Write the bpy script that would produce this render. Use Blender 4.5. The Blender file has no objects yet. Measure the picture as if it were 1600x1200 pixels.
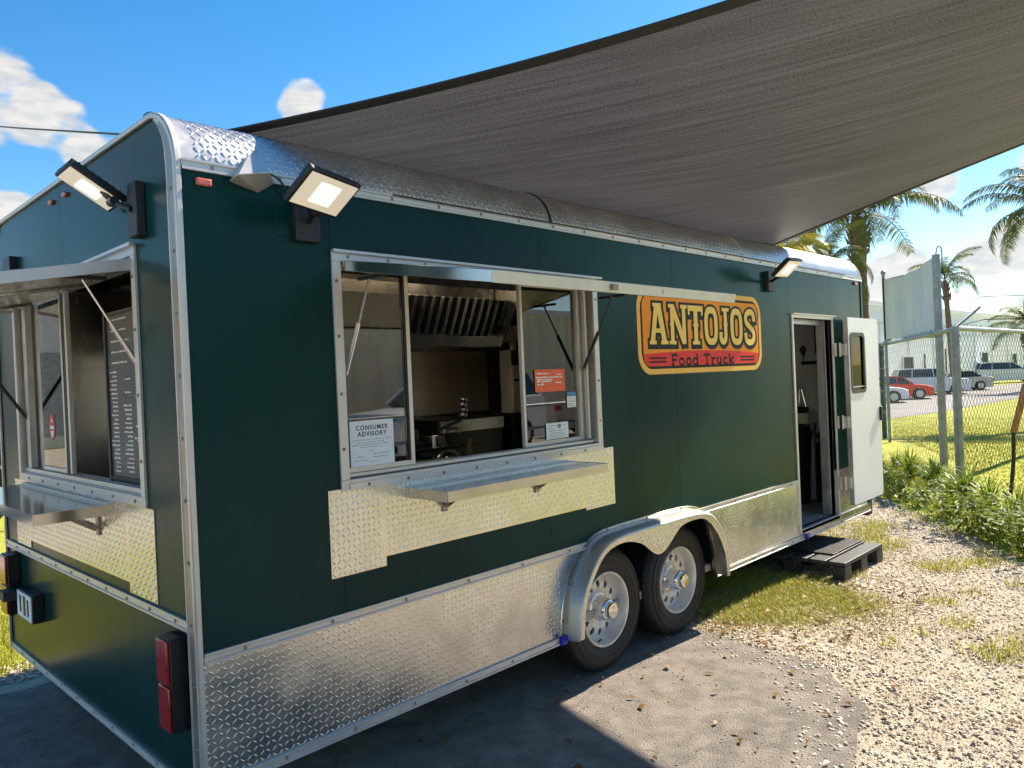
import bpy, bmesh, math, random
import numpy as np
from mathutils import Vector, Matrix, noise as mnoise

rnd = random.Random(7)
rng = np.random.default_rng(7)
sc = bpy.context.scene
COL = sc.collection
PI = math.pi
R = math.radians

# ------------------------------------------------------------------ camera
cam_d = bpy.data.cameras.new('camera')
cam = bpy.data.objects.new('camera', cam_d)
COL.objects.link(cam)
cam_d.sensor_width = 36.0
cam_d.lens = 36.0 * 1186.37 / 1600.0
cam_d.clip_start = 0.05
cam_d.clip_end = 3000
_rt = Vector((.69657278, -.7161483, -.04379462))
_dn = Vector((-.03516979, .02688462, -.99901967))
_fw = Vector((.71662364, .69743016, -.00645969))
_m = Matrix((_rt, -_dn, -_fw)).transposed().to_4x4()
_m.translation = Vector((-1.0848, -2.6, 1.65))
cam.matrix_world = _m
sc.camera = cam

# ------------------------------------------------------------------ light
SUN = Vector((0.75, -0.06, 0.64)).normalized()
w = bpy.data.worlds.new('World')
sc.world = w
w.use_nodes = True
nt = w.node_tree
for n in list(nt.nodes):
    nt.nodes.remove(n)
def wn(t, **k):
    n = nt.nodes.new(t)
    for a, b in k.items():
        setattr(n, a, b)
    return n
def wmath(op, a, b=None, c=None, clamp=False):
    n = wn('ShaderNodeMath', operation=op, use_clamp=clamp)
    for i, v in enumerate((a, b, c)):
        if v is None: continue
        if isinstance(v, (int, float)): n.inputs[i].default_value = v
        else: nt.links.new(v, n.inputs[i])
    return n.outputs[0]
out = wn('ShaderNodeOutputWorld')
sky = wn('ShaderNodeTexSky')
sky.sky_type = 'NISHITA'
sky.sun_disc = False
sky.sun_elevation = math.asin(SUN.z)
sky.sun_rotation = math.atan2(SUN.x, SUN.y)
sky.altitude = 0
sky.air_density = 1.0
sky.dust_density = 0.15
sky.ozone_density = 2.5
bg = wn('ShaderNodeBackground')
bg.inputs[1].default_value = 0.088
hsv = wn('ShaderNodeHueSaturation')
hsv.inputs['Saturation'].default_value = 1.40
hsv.inputs['Value'].default_value = 1.0
nt.links.new(sky.outputs[0], hsv.inputs['Color'])
nt.links.new(hsv.outputs[0], bg.inputs[0])
tc = wn('ShaderNodeTexCoord')
nrm = wn('ShaderNodeVectorMath', operation='NORMALIZE')
nt.links.new(tc.outputs['Generated'], nrm.inputs[0])
sep = wn('ShaderNodeSeparateXYZ')
nt.links.new(nrm.outputs[0], sep.inputs[0])
mp = wn('ShaderNodeMapping')
mp.inputs['Scale'].default_value = (6.5, 6.5, 13.0)
mp.inputs['Location'].default_value = (3.1, 7.7, 1.2)
nt.links.new(nrm.outputs[0], mp.inputs[0])
nz = wn('ShaderNodeTexNoise')
nz.inputs['Scale'].default_value = 1.0
nz.inputs['Detail'].default_value = 9
nz.inputs['Roughness'].default_value = 0.60
nt.links.new(mp.outputs[0], nz.inputs['Vector'])
dens = wmath('MULTIPLY', wmath('SUBTRACT', nz.outputs['Fac'], 0.60), 2.6)
def skydir(az, el):
    a, e = R(az), R(el)
    return (math.cos(a) * math.cos(e), math.sin(a) * math.cos(e), math.sin(e))
# cumulus heaps, (azimuth, elevation, angular radius, strength)
heaps = [(78.6, 18.4, 4.8, 1.05), (74.4, 17.2, 3.0, .95), (71.6, 14.6, 3.2, 1.1), (77.6, 10.6, 3.4, 1.1), (58.8, 19.9, 2.2, .95),
         (19.0, 5.2, 2.7, .95), (16.6, 6.0, 2.2, .9), (14.6, 11.4, 2.2, .75), (10.2, 6.8, 2.5, .95), (12.6, 6.0, 1.9, .8), (9.0, 12.4, 1.8, .6),
         (2.0, 7.0, 6.0, .9), (-12, 10, 7, .9), (-40, 14, 9, .8), (-75, 9, 8, 1.), (-110, 16, 10, .9), (-150, 10, 8, .9),
         (170, 15, 9, .8), (140, 8, 8, .9), (112, 18, 8, .9), (93, 12, 6, .8), (-60, 35, 12, .7), (-170, 40, 12, .7), (100, 42, 10, .6)]
for az, el, rad, st in heaps:
    dp = wn('ShaderNodeVectorMath', operation='DOT_PRODUCT')
    nt.links.new(nrm.outputs[0], dp.inputs[0])
    dp.inputs[1].default_value = skydir(az, el)
    mr = wn('ShaderNodeMapRange', interpolation_type='SMOOTHSTEP')
    mr.inputs['From Min'].default_value = math.cos(R(rad))
    mr.inputs['From Max'].default_value = 1.0
    mr.inputs['To Max'].default_value = st * .95
    nt.links.new(dp.outputs['Value'], mr.inputs['Value'])
    dens = wmath('ADD', dens, mr.outputs[0])
cl = wn('ShaderNodeMapRange', interpolation_type='SMOOTHSTEP')
cl.inputs['From Min'].default_value = 0.20
cl.inputs['From Max'].default_value = 0.62
nt.links.new(dens, cl.inputs['Value'])
horiz = wn('ShaderNodeMapRange')
horiz.inputs['From Min'].default_value = -0.01
horiz.inputs['From Max'].default_value = 0.03
nt.links.new(sep.outputs['Z'], horiz.inputs['Value'])
fac = wmath('MULTIPLY', wmath('MULTIPLY', cl.outputs[0], horiz.outputs[0]), 0.93)
mp2 = wn('ShaderNodeMapping')
mp2.inputs['Scale'].default_value = (7, 7, 20)
nt.links.new(nrm.outputs[0], mp2.inputs[0])
nz2 = wn('ShaderNodeTexNoise')
nz2.inputs['Detail'].default_value = 5
nt.links.new(mp2.outputs[0], nz2.inputs['Vector'])
cr = wn('ShaderNodeValToRGB')
cr.color_ramp.elements[0].position = .36
cr.color_ramp.elements[0].color = (.68, .75, .84, 1)
cr.color_ramp.elements[1].position = .62
cr.color_ramp.elements[1].color = (.93, .95, .98, 1)
nt.links.new(nz2.outputs['Fac'], cr.inputs[0])
bg2 = wn('ShaderNodeBackground')
bg2.inputs[1].default_value = 0.37
nt.links.new(cr.outputs[0], bg2.inputs[0])
mx = wn('ShaderNodeMixShader')
nt.links.new(fac, mx.inputs[0])
nt.links.new(bg.outputs[0], mx.inputs[1])
nt.links.new(bg2.outputs[0], mx.inputs[2])
nt.links.new(mx.outputs[0], out.inputs[0])

sd = bpy.data.lights.new('sun', 'SUN')
sd.energy = 4.3
sd.angle = R(0.6)
sd.color = (1.0, .95, .86)
so = bpy.data.objects.new('sun', sd)
COL.objects.link(so)
so.rotation_euler = SUN.to_track_quat('Z', 'Y').to_euler()
so.location = (0, 0, 30)
sc.view_settings.view_transform = 'Standard'
sc.view_settings.look = 'None'
sc.view_settings.gamma = 1
sc.view_settings.exposure = 1.38
sc.view_settings.use_curve_mapping = False
sc.view_settings.use_white_balance = True      # camera set for the shade, as in the photograph
sc.view_settings.white_balance_temperature = 7300
sc.cycles.max_bounces = 8
sc.cycles.transparent_max_bounces = 16

# ------------------------------------------------------------------ materials
def NM(name):
    m = bpy.data.materials.new(name)
    m.use_nodes = True
    t = m.node_tree
    return m, t, t.nodes['Principled BSDF'], t.nodes['Material Output']
def lnk(t, a, b): t.links.new(a, b)
def mat(name, col, rough=.5, metal=0., var=.0, scale=8., bump=0., bscale=60., rvar=0., coords='Object', stretch=None,
        col2=None, island=0., spec=None, coat=0., thr=(.35, .65), detail=5, dist=.01, bdetail=4):
    m, t, p, o = NM(name)
    p.inputs['Base Color'].default_value = (*col, 1)
    p.inputs['Roughness'].default_value = rough
    p.inputs['Metallic'].default_value = metal
    if spec is not None: p.inputs['Specular IOR Level'].default_value = spec
    if coat:
        p.inputs['Coat Weight'].default_value = coat
        p.inputs['Coat Roughness'].default_value = .06
    tcn = t.nodes.new('ShaderNodeTexCoord')
    vec = tcn.outputs[coords]
    if stretch:
        mpn = t.nodes.new('ShaderNodeMapping')
        mpn.inputs['Scale'].default_value = stretch
        lnk(t, vec, mpn.inputs[0]); vec = mpn.outputs[0]
    fcol = None
    if var or col2 or rvar:
        n = t.nodes.new('ShaderNodeTexNoise')
        n.inputs['Scale'].default_value = scale
        n.inputs['Detail'].default_value = detail
        n.inputs['Roughness'].default_value = .6
        lnk(t, vec, n.inputs['Vector'])
        c = t.nodes.new('ShaderNodeValToRGB')
        c.color_ramp.elements[0].position, c.color_ramp.elements[1].position = thr
        a = [max(0, x * (1 - var)) for x in col]
        b = [min(1, x * (1 + var)) for x in (col2 or col)]
        if col2: a = col
        c.color_ramp.elements[0].color = (*a, 1)
        c.color_ramp.elements[1].color = (*b, 1)
        lnk(t, n.outputs['Fac'], c.inputs[0])
        fcol = c.outputs[0]
        lnk(t, fcol, p.inputs['Base Color'])
        if rvar:
            mr = t.nodes.new('ShaderNodeMapRange')
            mr.inputs['To Min'].default_value = max(0, rough - rvar)
            mr.inputs['To Max'].default_value = rough + rvar
            mr.inputs['From Min'].default_value = .3
            mr.inputs['From Max'].default_value = .7
            lnk(t, n.outputs['Fac'], mr.inputs['Value'])
            lnk(t, mr.outputs[0], p.inputs['Roughness'])
    if island:
        g = t.nodes.new('ShaderNodeNewGeometry')
        h = t.nodes.new('ShaderNodeHueSaturation')
        mr = t.nodes.new('ShaderNodeMapRange')
        mr.inputs['To Min'].default_value = 1 - island
        mr.inputs['To Max'].default_value = 1 + island
        lnk(t, g.outputs['Random Per Island'], mr.inputs['Value'])
        lnk(t, mr.outputs[0], h.inputs['Value'])
        if fcol is not None: lnk(t, fcol, h.inputs['Color'])
        else: h.inputs['Color'].default_value = (*col, 1)
        lnk(t, h.outputs[0], p.inputs['Base Color'])
    if bump:
        n = t.nodes.new('ShaderNodeTexNoise')
        n.inputs['Scale'].default_value = bscale
        n.inputs['Detail'].default_value = bdetail
        lnk(t, vec, n.inputs['Vector'])
        b = t.nodes.new('ShaderNodeBump')
        b.inputs['Strength'].default_value = bump
        b.inputs['Distance'].default_value = dist
        lnk(t, n.outputs['Fac'], b.inputs['Height'])
        lnk(t, b.outputs[0], p.inputs['Normal'])
    return m

M = {}
M['paint'] = mat('green_paint', (.0026, .039, .0345), .24, 0, .18, 1.3, .15, 1.1, .06, bdetail=1, detail=3, spec=.13, dist=.05, stretch=(1, 1, .35))
M['trimdark'] = mat('trim_channel', (.36, .33, .30), .42, .8, .12, 9, 0, 1, .08)
M['alu'] = mat('aluminium_trim', (.66, .62, .57), .40, .45, .07, 6, 0, 40, .10)
M['fender'] = mat('fender_aluminium', (.62, .58, .53), .38, .7, .10, 4, .03, 6, .08)
M['shelf'] = mat('polished_shelf', (.40, .39, .38), .13, 1., .08, 3)
M['tread'] = mat('tread_plate', (.66, .64, .60), .26, .95, .14, 5, .12, 9, .09)
M['lozenge'] = mat('tread_lozenge', (.70, .68, .65), .22, .95, .05, 20)
M['roofalu'] = mat('roof_aluminium', (.56, .54, .52), .42, .85, .12, 6, .05, 7, .1, dist=.02)
M['steel'] = mat('stainless', (.62, .61, .60), .22, 1., .10, 3, .04, 4, .08, stretch=(8, 1, 1))
M['steelwarm'] = mat('brushed_steel', (.46, .455, .44), .26, .95, .08, 2.2, 0, 1, .1, stretch=(1.6, 1.6, .4))
M['chrome'] = mat('chrome', (.75, .75, .76), .07, 1.)
M['blackpl'] = mat('black_plastic', (.012, .012, .013), .42, 0, .25, 30, .1, 200)
M['greypl'] = mat('dark_grey_plastic', (.024, .025, .027), .5, 0, .3, 12, .2, 120)
M['rubber'] = mat('tyre_rubber', (.010, .010, .0105), .60, 0, .45, 18, .15, 220, .1)
M['gasket'] = mat('gasket', (.01, .01, .01), .6)
M['screw'] = mat('screw_steel', (.28, .25, .22), .4, .8, .4, 60)
M['rim'] = mat('painted_rim', (.72, .68, .62), .30, .4, .08, 22)
M['redlens'] = mat('red_lens', (.42, .012, .012), .18, 0, .3, 60, coat=.6)
M['amber'] = mat('amber_lens', (.62, .13, .07), .25, 0, .3, 50, coat=.5)
M['bluepl'] = mat('blue_cap', (.01, .02, .45), .35)
M['door'] = mat('white_door_paint', (.92, .91, .90), .32, 0, .03, 3)
M['white'] = mat('white_paint', (.78, .78, .77), .5, 0, .05, 4)
M['cream'] = mat('cream_hatch_edge', (.66, .65, .55), .38, .35, .05, 12)
M['inwall'] = mat('interior_wall', (.62, .61, .60), .5, 0, .10, 4)
M['infloor'] = mat('interior_floor', (.35, .34, .33), .5, 0, .3, 7)
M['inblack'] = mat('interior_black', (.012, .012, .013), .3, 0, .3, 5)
M['beige'] = mat('beige_enamel', (.66, .58, .47), .45, 0, .12, 5)
M['paper'] = mat('paper', (.80, .83, .85), .6, 0, .03, 10)
M['ink'] = mat('ink', (.02, .02, .022), .6)
M['inkgrey'] = mat('grey_ink', (.24, .26, .29), .6)
M['orange'] = mat('orange_card', (.85, .13, .035), .45, 0, .04, 10)
M['bluecard'] = mat('blue_ink', (.05, .30, .50), .5)
M['sticker'] = mat('red_sticker', (.62, .03, .03), .4)
M['chalk'] = mat('chalkboard', (.060, .066, .076), .45, 0, .3, 6)
M['chalkink'] = mat('white_print', (.80, .80, .80), .7)
M['s_yellow'] = mat('sign_yellow', (.95, .55, .13), .55, spec=.15)
M['s_line'] = mat('sign_dark', (.030, .014, .014), .55, spec=.15)
M['s_orange'] = mat('sign_orange', (.95, .27, .03), .55, 0, 0, 1.2, spec=.15, col2=(1., .42, .04), thr=(.3, .7))
M['s_red'] = mat('sign_red', (.85, .06, .05), .55, spec=.15)
M['s_char'] = mat('letter_shadow', (.022, .028, .028), .55, spec=.15)
M['s_cream'] = mat('letter_cream', (1., .69, .17), .55, spec=.15)
M['asphalt'] = mat('asphalt', (.215, .185, .158), .9, 0, .28, 7, .9, 110, dist=.014, detail=10)
def crackle(m, scale, depth):
    t = m.node_tree; p = t.nodes['Principled BSDF']
    tc_ = t.nodes.new('ShaderNodeTexCoord'); n = t.nodes.new('ShaderNodeTexNoise'); n.inputs['Scale'].default_value = 3.; n.inputs['Detail'].default_value = 6
    ad = t.nodes.new('ShaderNodeVectorMath'); ad.operation = 'MULTIPLY_ADD'; ad.inputs[1].default_value = (.35, .35, .35)
    lnk(t, tc_.outputs['Object'], n.inputs['Vector']); lnk(t, n.outputs['Color'], ad.inputs[0]); lnk(t, tc_.outputs['Object'], ad.inputs[2])
    v = t.nodes.new('ShaderNodeTexVoronoi'); v.feature = 'DISTANCE_TO_EDGE'; v.inputs['Scale'].default_value = scale
    lnk(t, ad.outputs[0], v.inputs['Vector'])
    mr = t.nodes.new('ShaderNodeMapRange'); mr.inputs['From Min'].default_value = .002; mr.inputs['From Max'].default_value = .014
    mr.inputs['To Min'].default_value = depth; mr.inputs['To Max'].default_value = 1.
    lnk(t, v.outputs['Distance'], mr.inputs['Value'])
    src = p.inputs['Base Color'].links[0].from_socket
    mx_ = t.nodes.new('ShaderNodeVectorMath'); mx_.operation = 'SCALE'
    lnk(t, src, mx_.inputs[0]); lnk(t, mr.outputs[0], mx_.inputs['Scale']); lnk(t, mx_.outputs[0], p.inputs['Base Color'])
crackle(M['asphalt'], .9, .78)
M['gravel'] = mat('gravel_ground', (.40, .33, .245), .95, 0, .0, 5., 1., 110, col2=(.56, .475, .365), dist=.015, detail=9)
M['stone'] = mat('gravel_stone', (.55, .47, .375), .85, 0, .18, 1.6, island=.38)
M['lawn'] = mat('lawn', (.30, .32, .03), .95, 0, .0, 1.2, .8, 40, col2=(.44, .43, .05), dist=.04)
M['soil'] = mat('soil', (.16, .13, .08), .95, 0, .5, 6, .8, 60, dist=.03)
M['road'] = mat('road_asphalt', (.24, .225, .215), .9, 0, .12, .6)
M['galv'] = mat('galvanised_pipe', (.27, .29, .31), .45, .5, .22, 9, .1, 60)
M['wire'] = mat('fence_wire', (.14, .145, .14), .6, .2)
M['banner'] = mat('banner_cloth', (.58, .62, .74), .55, 0, .10, 1.8, .3, 1.6, stretch=(1, 1, .3), dist=.1)
M['bldg'] = mat('white_wall', (.90, .90, .89), .75, 0, .04, .25)
M['bldgdark'] = mat('dark_opening', (.015, .02, .022), .7)
M['corr'] = mat('corrugated_beige', (.86, .73, .52), .5, .0, .10, .8, stretch=(6, 1, .3))
M['bluetruck'] = mat('blue_truck_paint', (.03, .12, .25), .35, 0, .1, 2)
M['yellow'] = mat('yellow_paint', (.75, .42, .02), .4)
M['wood'] = mat('weathered_wood', (.38, .18, .07), .8, 0, .4, 12, .3, 60, stretch=(5, 5, 1))
M['strap'] = mat('dark_strap', (.03, .03, .03), .8)
M['trunk'] = mat('palm_trunk', (.20, .13, .08), .9, 0, .5, 9, .9, 22, stretch=(1, 1, 3), dist=.04)
M['teal'] = mat('green_steel', (.05, .10, .10), .5, .2, .2, 3)
M['cable'] = mat('cable_black', (.03, .035, .04), .6)

def leafmat(name, c1, c2, rough=.5, trans=.35, island=.45):
    m, t, p, o = NM(name)
    g = t.nodes.new('ShaderNodeNewGeometry')
    cr_ = t.nodes.new('ShaderNodeValToRGB')
    cr_.color_ramp.elements[0].color = (*c1, 1)
    cr_.color_ramp.elements[1].color = (*c2, 1)
    lnk(t, g.outputs['Random Per Island'], cr_.inputs[0])
    lnk(t, cr_.outputs[0], p.inputs['Base Color'])
    p.inputs['Roughness'].default_value = rough
    tr = t.nodes.new('ShaderNodeBsdfTranslucent')
    lnk(t, cr_.outputs[0], tr.inputs[0])
    mxn = t.nodes.new('ShaderNodeMixShader')
    mxn.inputs[0].default_value = trans
    lnk(t, p.outputs[0], mxn.inputs[1]); lnk(t, tr.outputs[0], mxn.inputs[2])
    lnk(t, mxn.outputs[0], o.inputs[0])
    return m
M['grass'] = leafmat('grass_blade', (.24, .26, .02), (.54, .50, .07))
M['drygrass'] = leafmat('dry_grass', (.28, .25, .06), (.50, .42, .14))
M['strappy'] = leafmat('strappy_leaf', (.06, .11, .010), (.32, .40, .035), .5)
M['deadleaf'] = leafmat('dead_leaf', (.18, .09, .03), (.34, .22, .08))
M['frond'] = leafmat('palm_leaf', (.045, .075, .010), (.17, .18, .03), .62, .3)
M['frondyellow'] = leafmat('yellow_palm_leaf', (.22, .20, .02), (.45, .38, .03), .4, .4)

def glassmat(name, tint=(.8, .8, .8), base=.10, ior=1.5):
    m, t, p, o = NM(name)
    t.nodes.remove(p)
    tr = t.nodes.new('ShaderNodeBsdfTransparent'); tr.inputs[0].default_value = (*tint, 1)
    gl = t.nodes.new('ShaderNodeBsdfGlossy'); gl.inputs['Roughness'].default_value = .015
    lw = t.nodes.new('ShaderNodeFresnel'); lw.inputs[0].default_value = ior
    ad = t.nodes.new('ShaderNodeMath'); ad.operation = 'ADD'; ad.use_clamp = True
    ad.inputs[1].default_value = base
    lnk(t, lw.outputs[0], ad.inputs[0])
    mxn = t.nodes.new('ShaderNodeMixShader')
    lnk(t, ad.outputs[0], mxn.inputs[0]); lnk(t, tr.outputs[0], mxn.inputs[1]); lnk(t, gl.outputs[0], mxn.inputs[2])
    lnk(t, mxn.outputs[0], o.inputs[0])
    return m
M['glass'] = glassmat('window_glass', (.50, .48, .45), .13)
M['glassdark'] = glassmat('tinted_glass', (.06, .07, .07), .0, 1.25)
M['carglass'] = mat('car_glass', (.012, .016, .02), .06, 0, coat=.5)

def emis(name, col, st):
    m, t, p, o = NM(name)
    p.inputs['Base Color'].default_value = (.5, .48, .44, 1)
    p.inputs['Emission Color'].default_value = (*col, 1)
    p.inputs['Emission Strength'].default_value = st
    return m
M['led'] = emis('led_panel', (1, .84, .60), 1.5)
M['lens'] = emis('lamp_diffuser', (1, .88, .68), .18)
M['hoodlamp'] = emis('hood_lamp_glow', (1, .82, .60), 10.0)

# shade cloth: woven streaks, a little light passes through
def shade_cloth():
    m, t, p, o = NM('shade_cloth')
    uv = t.nodes.new('ShaderNodeUVMap')
    def nse(sx, sy, detail, sc_=1.):
        mpn = t.nodes.new('ShaderNodeMapping'); mpn.inputs['Scale'].default_value = (sx, sy, 1)
        lnk(t, uv.outputs[0], mpn.inputs[0])
        n = t.nodes.new('ShaderNodeTexNoise'); n.inputs['Scale'].default_value = sc_; n.inputs['Detail'].default_value = detail
        n.inputs['Roughness'].default_value = .65
        lnk(t, mpn.outputs[0], n.inputs['Vector']); return n.outputs['Fac']
    a = nse(.9, 30, 7); b = nse(120, 190, 2); c = nse(.3, 1.8, 3)
    def mt(op, x, y, clamp=False):
        n = t.nodes.new('ShaderNodeMath'); n.operation = op; n.use_clamp = clamp
        for i, v in enumerate((x, y)):
            if isinstance(v, (int, float)): n.inputs[i].default_value = v
            else: lnk(t, v, n.inputs[i])
        return n.outputs[0]
    s = mt('ADD', mt('MULTIPLY', a, .36), mt('ADD', mt('MULTIPLY', b, .62), mt('MULTIPLY', c, .16)))
    cr_ = t.nodes.new('ShaderNodeValToRGB')
    cr_.color_ramp.elements[0].position = .43; cr_.color_ramp.elements[0].color = (.024, .022, .023, 1)
    cr_.color_ramp.elements[1].position = .69; cr_.color_ramp.elements[1].color = (.128, .122, .130, 1)
    lnk(t, s, cr_.inputs[0]); lnk(t, cr_.outputs[0], p.inputs['Base Color'])
    p.inputs['Roughness'].default_value = .6
    tr = t.nodes.new('ShaderNodeBsdfTranslucent')
    lnk(t, cr_.outputs[0], tr.inputs[0])
    m1 = t.nodes.new('ShaderNodeMixShader'); m1.inputs[0].default_value = .30
    lnk(t, p.outputs[0], m1.inputs[1]); lnk(t, tr.outputs[0], m1.inputs[2])
    bp = t.nodes.new('ShaderNodeBump'); bp.inputs['Strength'].default_value = .5; bp.inputs['Distance'].default_value = .01
    lnk(t, s, bp.inputs['Height']); lnk(t, bp.outputs[0], p.inputs['Normal'])
    lnk(t, m1.outputs[0], o.inputs[0])
    return m
M['sail'] = shade_cloth()

# ------------------------------------------------------------------ mesh helpers
ORG = {}
def empty(name, loc, label, cat, group=None, rz=0.):
    o = bpy.data.objects.new(name, None)
    COL.objects.link(o)
    o.location = loc
    o.rotation_euler = (0, 0, rz)
    o.empty_display_size = .1
    o['label'] = label; o['category'] = cat
    if group: o['group'] = group
    ORG[o.name] = Vector(loc)
    return o
def tag(o, label=None, cat=None, group=None, kind=None):
    if label: o['label'] = label
    if cat: o['category'] = cat
    if group: o['group'] = group
    if kind: o['kind'] = kind
    return o

class MB:
    def __init__(s): s.v = []; s.f = []
    def add(s, vs, fs):
        b = len(s.v)
        s.v.extend([tuple(x) for x in vs]); s.f.extend([tuple(b + i for i in f) for f in fs])
        return s
    def box(s, x0, x1, y0, y1, z0, z1):
        v = [(x, y, z) for x in (x0, x1) for y in (y0, y1) for z in (z0, z1)]
        return s.add(v, [(0, 1, 3, 2), (4, 6, 7, 5), (0, 4, 5, 1), (2, 3, 7, 6), (0, 2, 6, 4), (1, 5, 7, 3)])
    def obb(s, c, ax, ay, az, hx, hy, hz):
        c = Vector(c); ax = Vector(ax).normalized() * hx; ay = Vector(ay).normalized() * hy; az = Vector(az).normalized() * hz
        v = [c + ax * i + ay * j + az * k for i in (-1, 1) for j in (-1, 1) for k in (-1, 1)]
        return s.add(v, [(0, 1, 3, 2), (4, 6, 7, 5), (0, 4, 5, 1), (2, 3, 7, 6), (0, 2, 6, 4), (1, 5, 7, 3)])
    def bar(s, a, b, w, h, up=(0, 0, 1)):
        a = Vector(a); b = Vector(b); d = (b - a)
        L = d.length; d.normalize(); u = Vector(up)
        if abs(d.dot(u)) > .99: u = Vector((1, 0, 0))
        sd_ = d.cross(u).normalized(); u = sd_.cross(d)
        return s.obb((a + b) / 2, d, sd_, u, L / 2, w / 2, h / 2)
    def tube(s, pts, r, n=8, caps=True, r1=None):
        pts = [Vector(p) for p in pts]
        k = len(pts); ring = []
        pu = None
        for i, p in enumerate(pts):
            d = (pts[min(i + 1, k - 1)] - pts[max(i - 1, 0)]).normalized()
            if pu is None:
                u = Vector((0, 0, 1)) if abs(d.z) < .9 else Vector((1, 0, 0))
            else: u = pu
            a = d.cross(u).normalized(); u = a.cross(d).normalized(); pu = u
            rr = r if r1 is None else r + (r1 - r) * i / (k - 1)
            ring.append([p + (a * math.cos(2 * PI * j / n) + u * math.sin(2 * PI * j / n)) * rr for j in range(n)])
        v = [q for g in ring for q in g]; f = []
        for i in range(k - 1):
            for j in range(n):
                f.append((i * n + j, i * n + (j + 1) % n, (i + 1) * n + (j + 1) % n, (i + 1) * n + j))
        if caps: f.append(tuple(range(n))[::-1]); f.append(tuple((k - 1) * n + j for j in range(n)))
        return s.add(v, f)
    def lathe(s, prof, c, ax='y', n=48, closed=False):
        # prof: list of (radius, offset along axis)
        v = []; f = []; k = len(prof)
        for (r, h) in prof:
            for j in range(n):
                a = 2 * PI * j / n; p, q = r * math.cos(a), r * math.sin(a)
                if ax == 'y': v.append((c[0] + p, c[1] + h, c[2] + q))
                elif ax == 'x': v.append((c[0] + h, c[1] + p, c[2] + q))
                else: v.append((c[0] + p, c[1] + q, c[2] + h))
        for i in range(k - (0 if closed else 1)):
            i2 = (i + 1) % k
            for j in range(n):
                f.append((i * n + j, i * n + (j + 1) % n, i2 * n + (j + 1) % n, i2 * n + j))
        if not closed:
            f.append(tuple(range(n))); f.append(tuple((k - 1) * n + j for j in range(n)))
        return s.add(v, f)
    def prism(s, poly, plane, a, b):
        # poly 2D, plane 'xz' extruded along y, 'yz' along x, 'xy' along z
        n = len(poly)
        def P(p, h):
            return {'xz': (p[0], h, p[1]), 'yz': (h, p[0], p[1]), 'xy': (p[0], p[1], h)}[plane]
        v = [P(p, a) for p in poly] + [P(p, b) for p in poly]
        f = [tuple(range(n)), tuple(range(2 * n - 1, n - 1, -1))]
        f += [(i, i + n, (i + 1) % n + n, (i + 1) % n) for i in range(n)]
        return s.add(v, f)
    def build(s, name, m, parent=None, smooth=False, bevel=0., kind=None, label=None, sharp=40, seg=2):
        me = bpy.data.meshes.new(name)
        org = ORG.get(parent.name, Vector((0, 0, 0))) if parent else Vector((0, 0, 0))
        v = s.v
        if parent is not None and org.length > 0:
            v = [(x - org.x, y - org.y, z - org.z) for x, y, z in v]
        me.from_pydata(v, [], s.f)
        me.validate()
        if len(s.f) < 6000:
            bmm = bmesh.new(); bmm.from_mesh(me); bmesh.ops.recalc_face_normals(bmm, faces=bmm.faces[:]); bmm.to_mesh(me); bmm.free()
        o = bpy.data.objects.new(name, me)
        COL.objects.link(o)
        if m is not None: me.materials.append(m)
        if parent is not None:
            o.parent = parent
            ORG[o.name] = org
        if smooth or bevel:
            me.polygons.foreach_set('use_smooth', [True] * len(me.polygons))
            me.set_sharp_from_angle(angle=R(sharp))
        if bevel:
            bm_ = o.modifiers.new('edge', 'BEVEL'); bm_.width = bevel; bm_.segments = seg; bm_.limit_method = 'ANGLE'
            bm_.angle_limit = R(35)
        if kind: o['kind'] = kind
        if label: o['label'] = label
        return o
def npmesh(name, V, F, m, parent=None, kind=None, quads=True, smooth=False):
    me = bpy.data.meshes.new(name)
    V = np.asarray(V, dtype=np.float32).reshape(-1, 3); F = np.asarray(F, dtype=np.int32)
    k = F.shape[1]
    me.vertices.add(len(V)); me.vertices.foreach_set('co', V.ravel())
    me.loops.add(F.size); me.loops.foreach_set('vertex_index', F.ravel())
    me.polygons.add(len(F)); me.polygons.foreach_set('loop_start', np.arange(0, F.size, k, dtype=np.int32))
    me.polygons.foreach_set('loop_total', np.full(len(F), k, dtype=np.int32))
    me.update(calc_edges=True)
    if smooth: me.polygons.foreach_set('use_smooth', np.ones(len(F), dtype=bool))
    me.materials.append(m)
    o = bpy.data.objects.new(name, me); COL.objects.link(o)
    if parent is not None: o.parent = parent
    if kind: o['kind'] = kind
    return o

def copy_tree(root, loc, rz, label):
    c = root.copy(); COL.objects.link(c); c.location = loc; c.rotation_euler = (0, 0, rz); c['label'] = label
    for ch in list(root.children):
        d = ch.copy(); COL.objects.link(d); d.parent = c
        for g in list(ch.children):
            e = g.copy(); COL.objects.link(e); e.parent = d
    return c

def terr(x):
    s = min(1., max(0., (x - 13.) / 19.))
    return -.7 * s * s * (3 - 2 * s)
def terr_np(x):
    s = np.clip((x - 13.) / 19., 0, 1)
    return -.7 * s * s * (3 - 2 * s)

def curve_pts(p, n=6):
    # Catmull-Rom through 2D/3D points
    P = [Vector((*q, 0)) if len(q) == 2 else Vector(q) for q in p]
    o = []
    for i in range(len(P) - 1):
        a = P[max(i - 1, 0)]; b = P[i]; c = P[i + 1]; d = P[min(i + 2, len(P) - 1)]
        for k in range(n):
            t = k / n
            o.append(.5 * ((2 * b) + (c - a) * t + (2 * a - 5 * b + 4 * c - d) * t * t + (3 * b - a - 3 * c + d) * t ** 3))
    o.append(P[-1])
    return o

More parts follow.
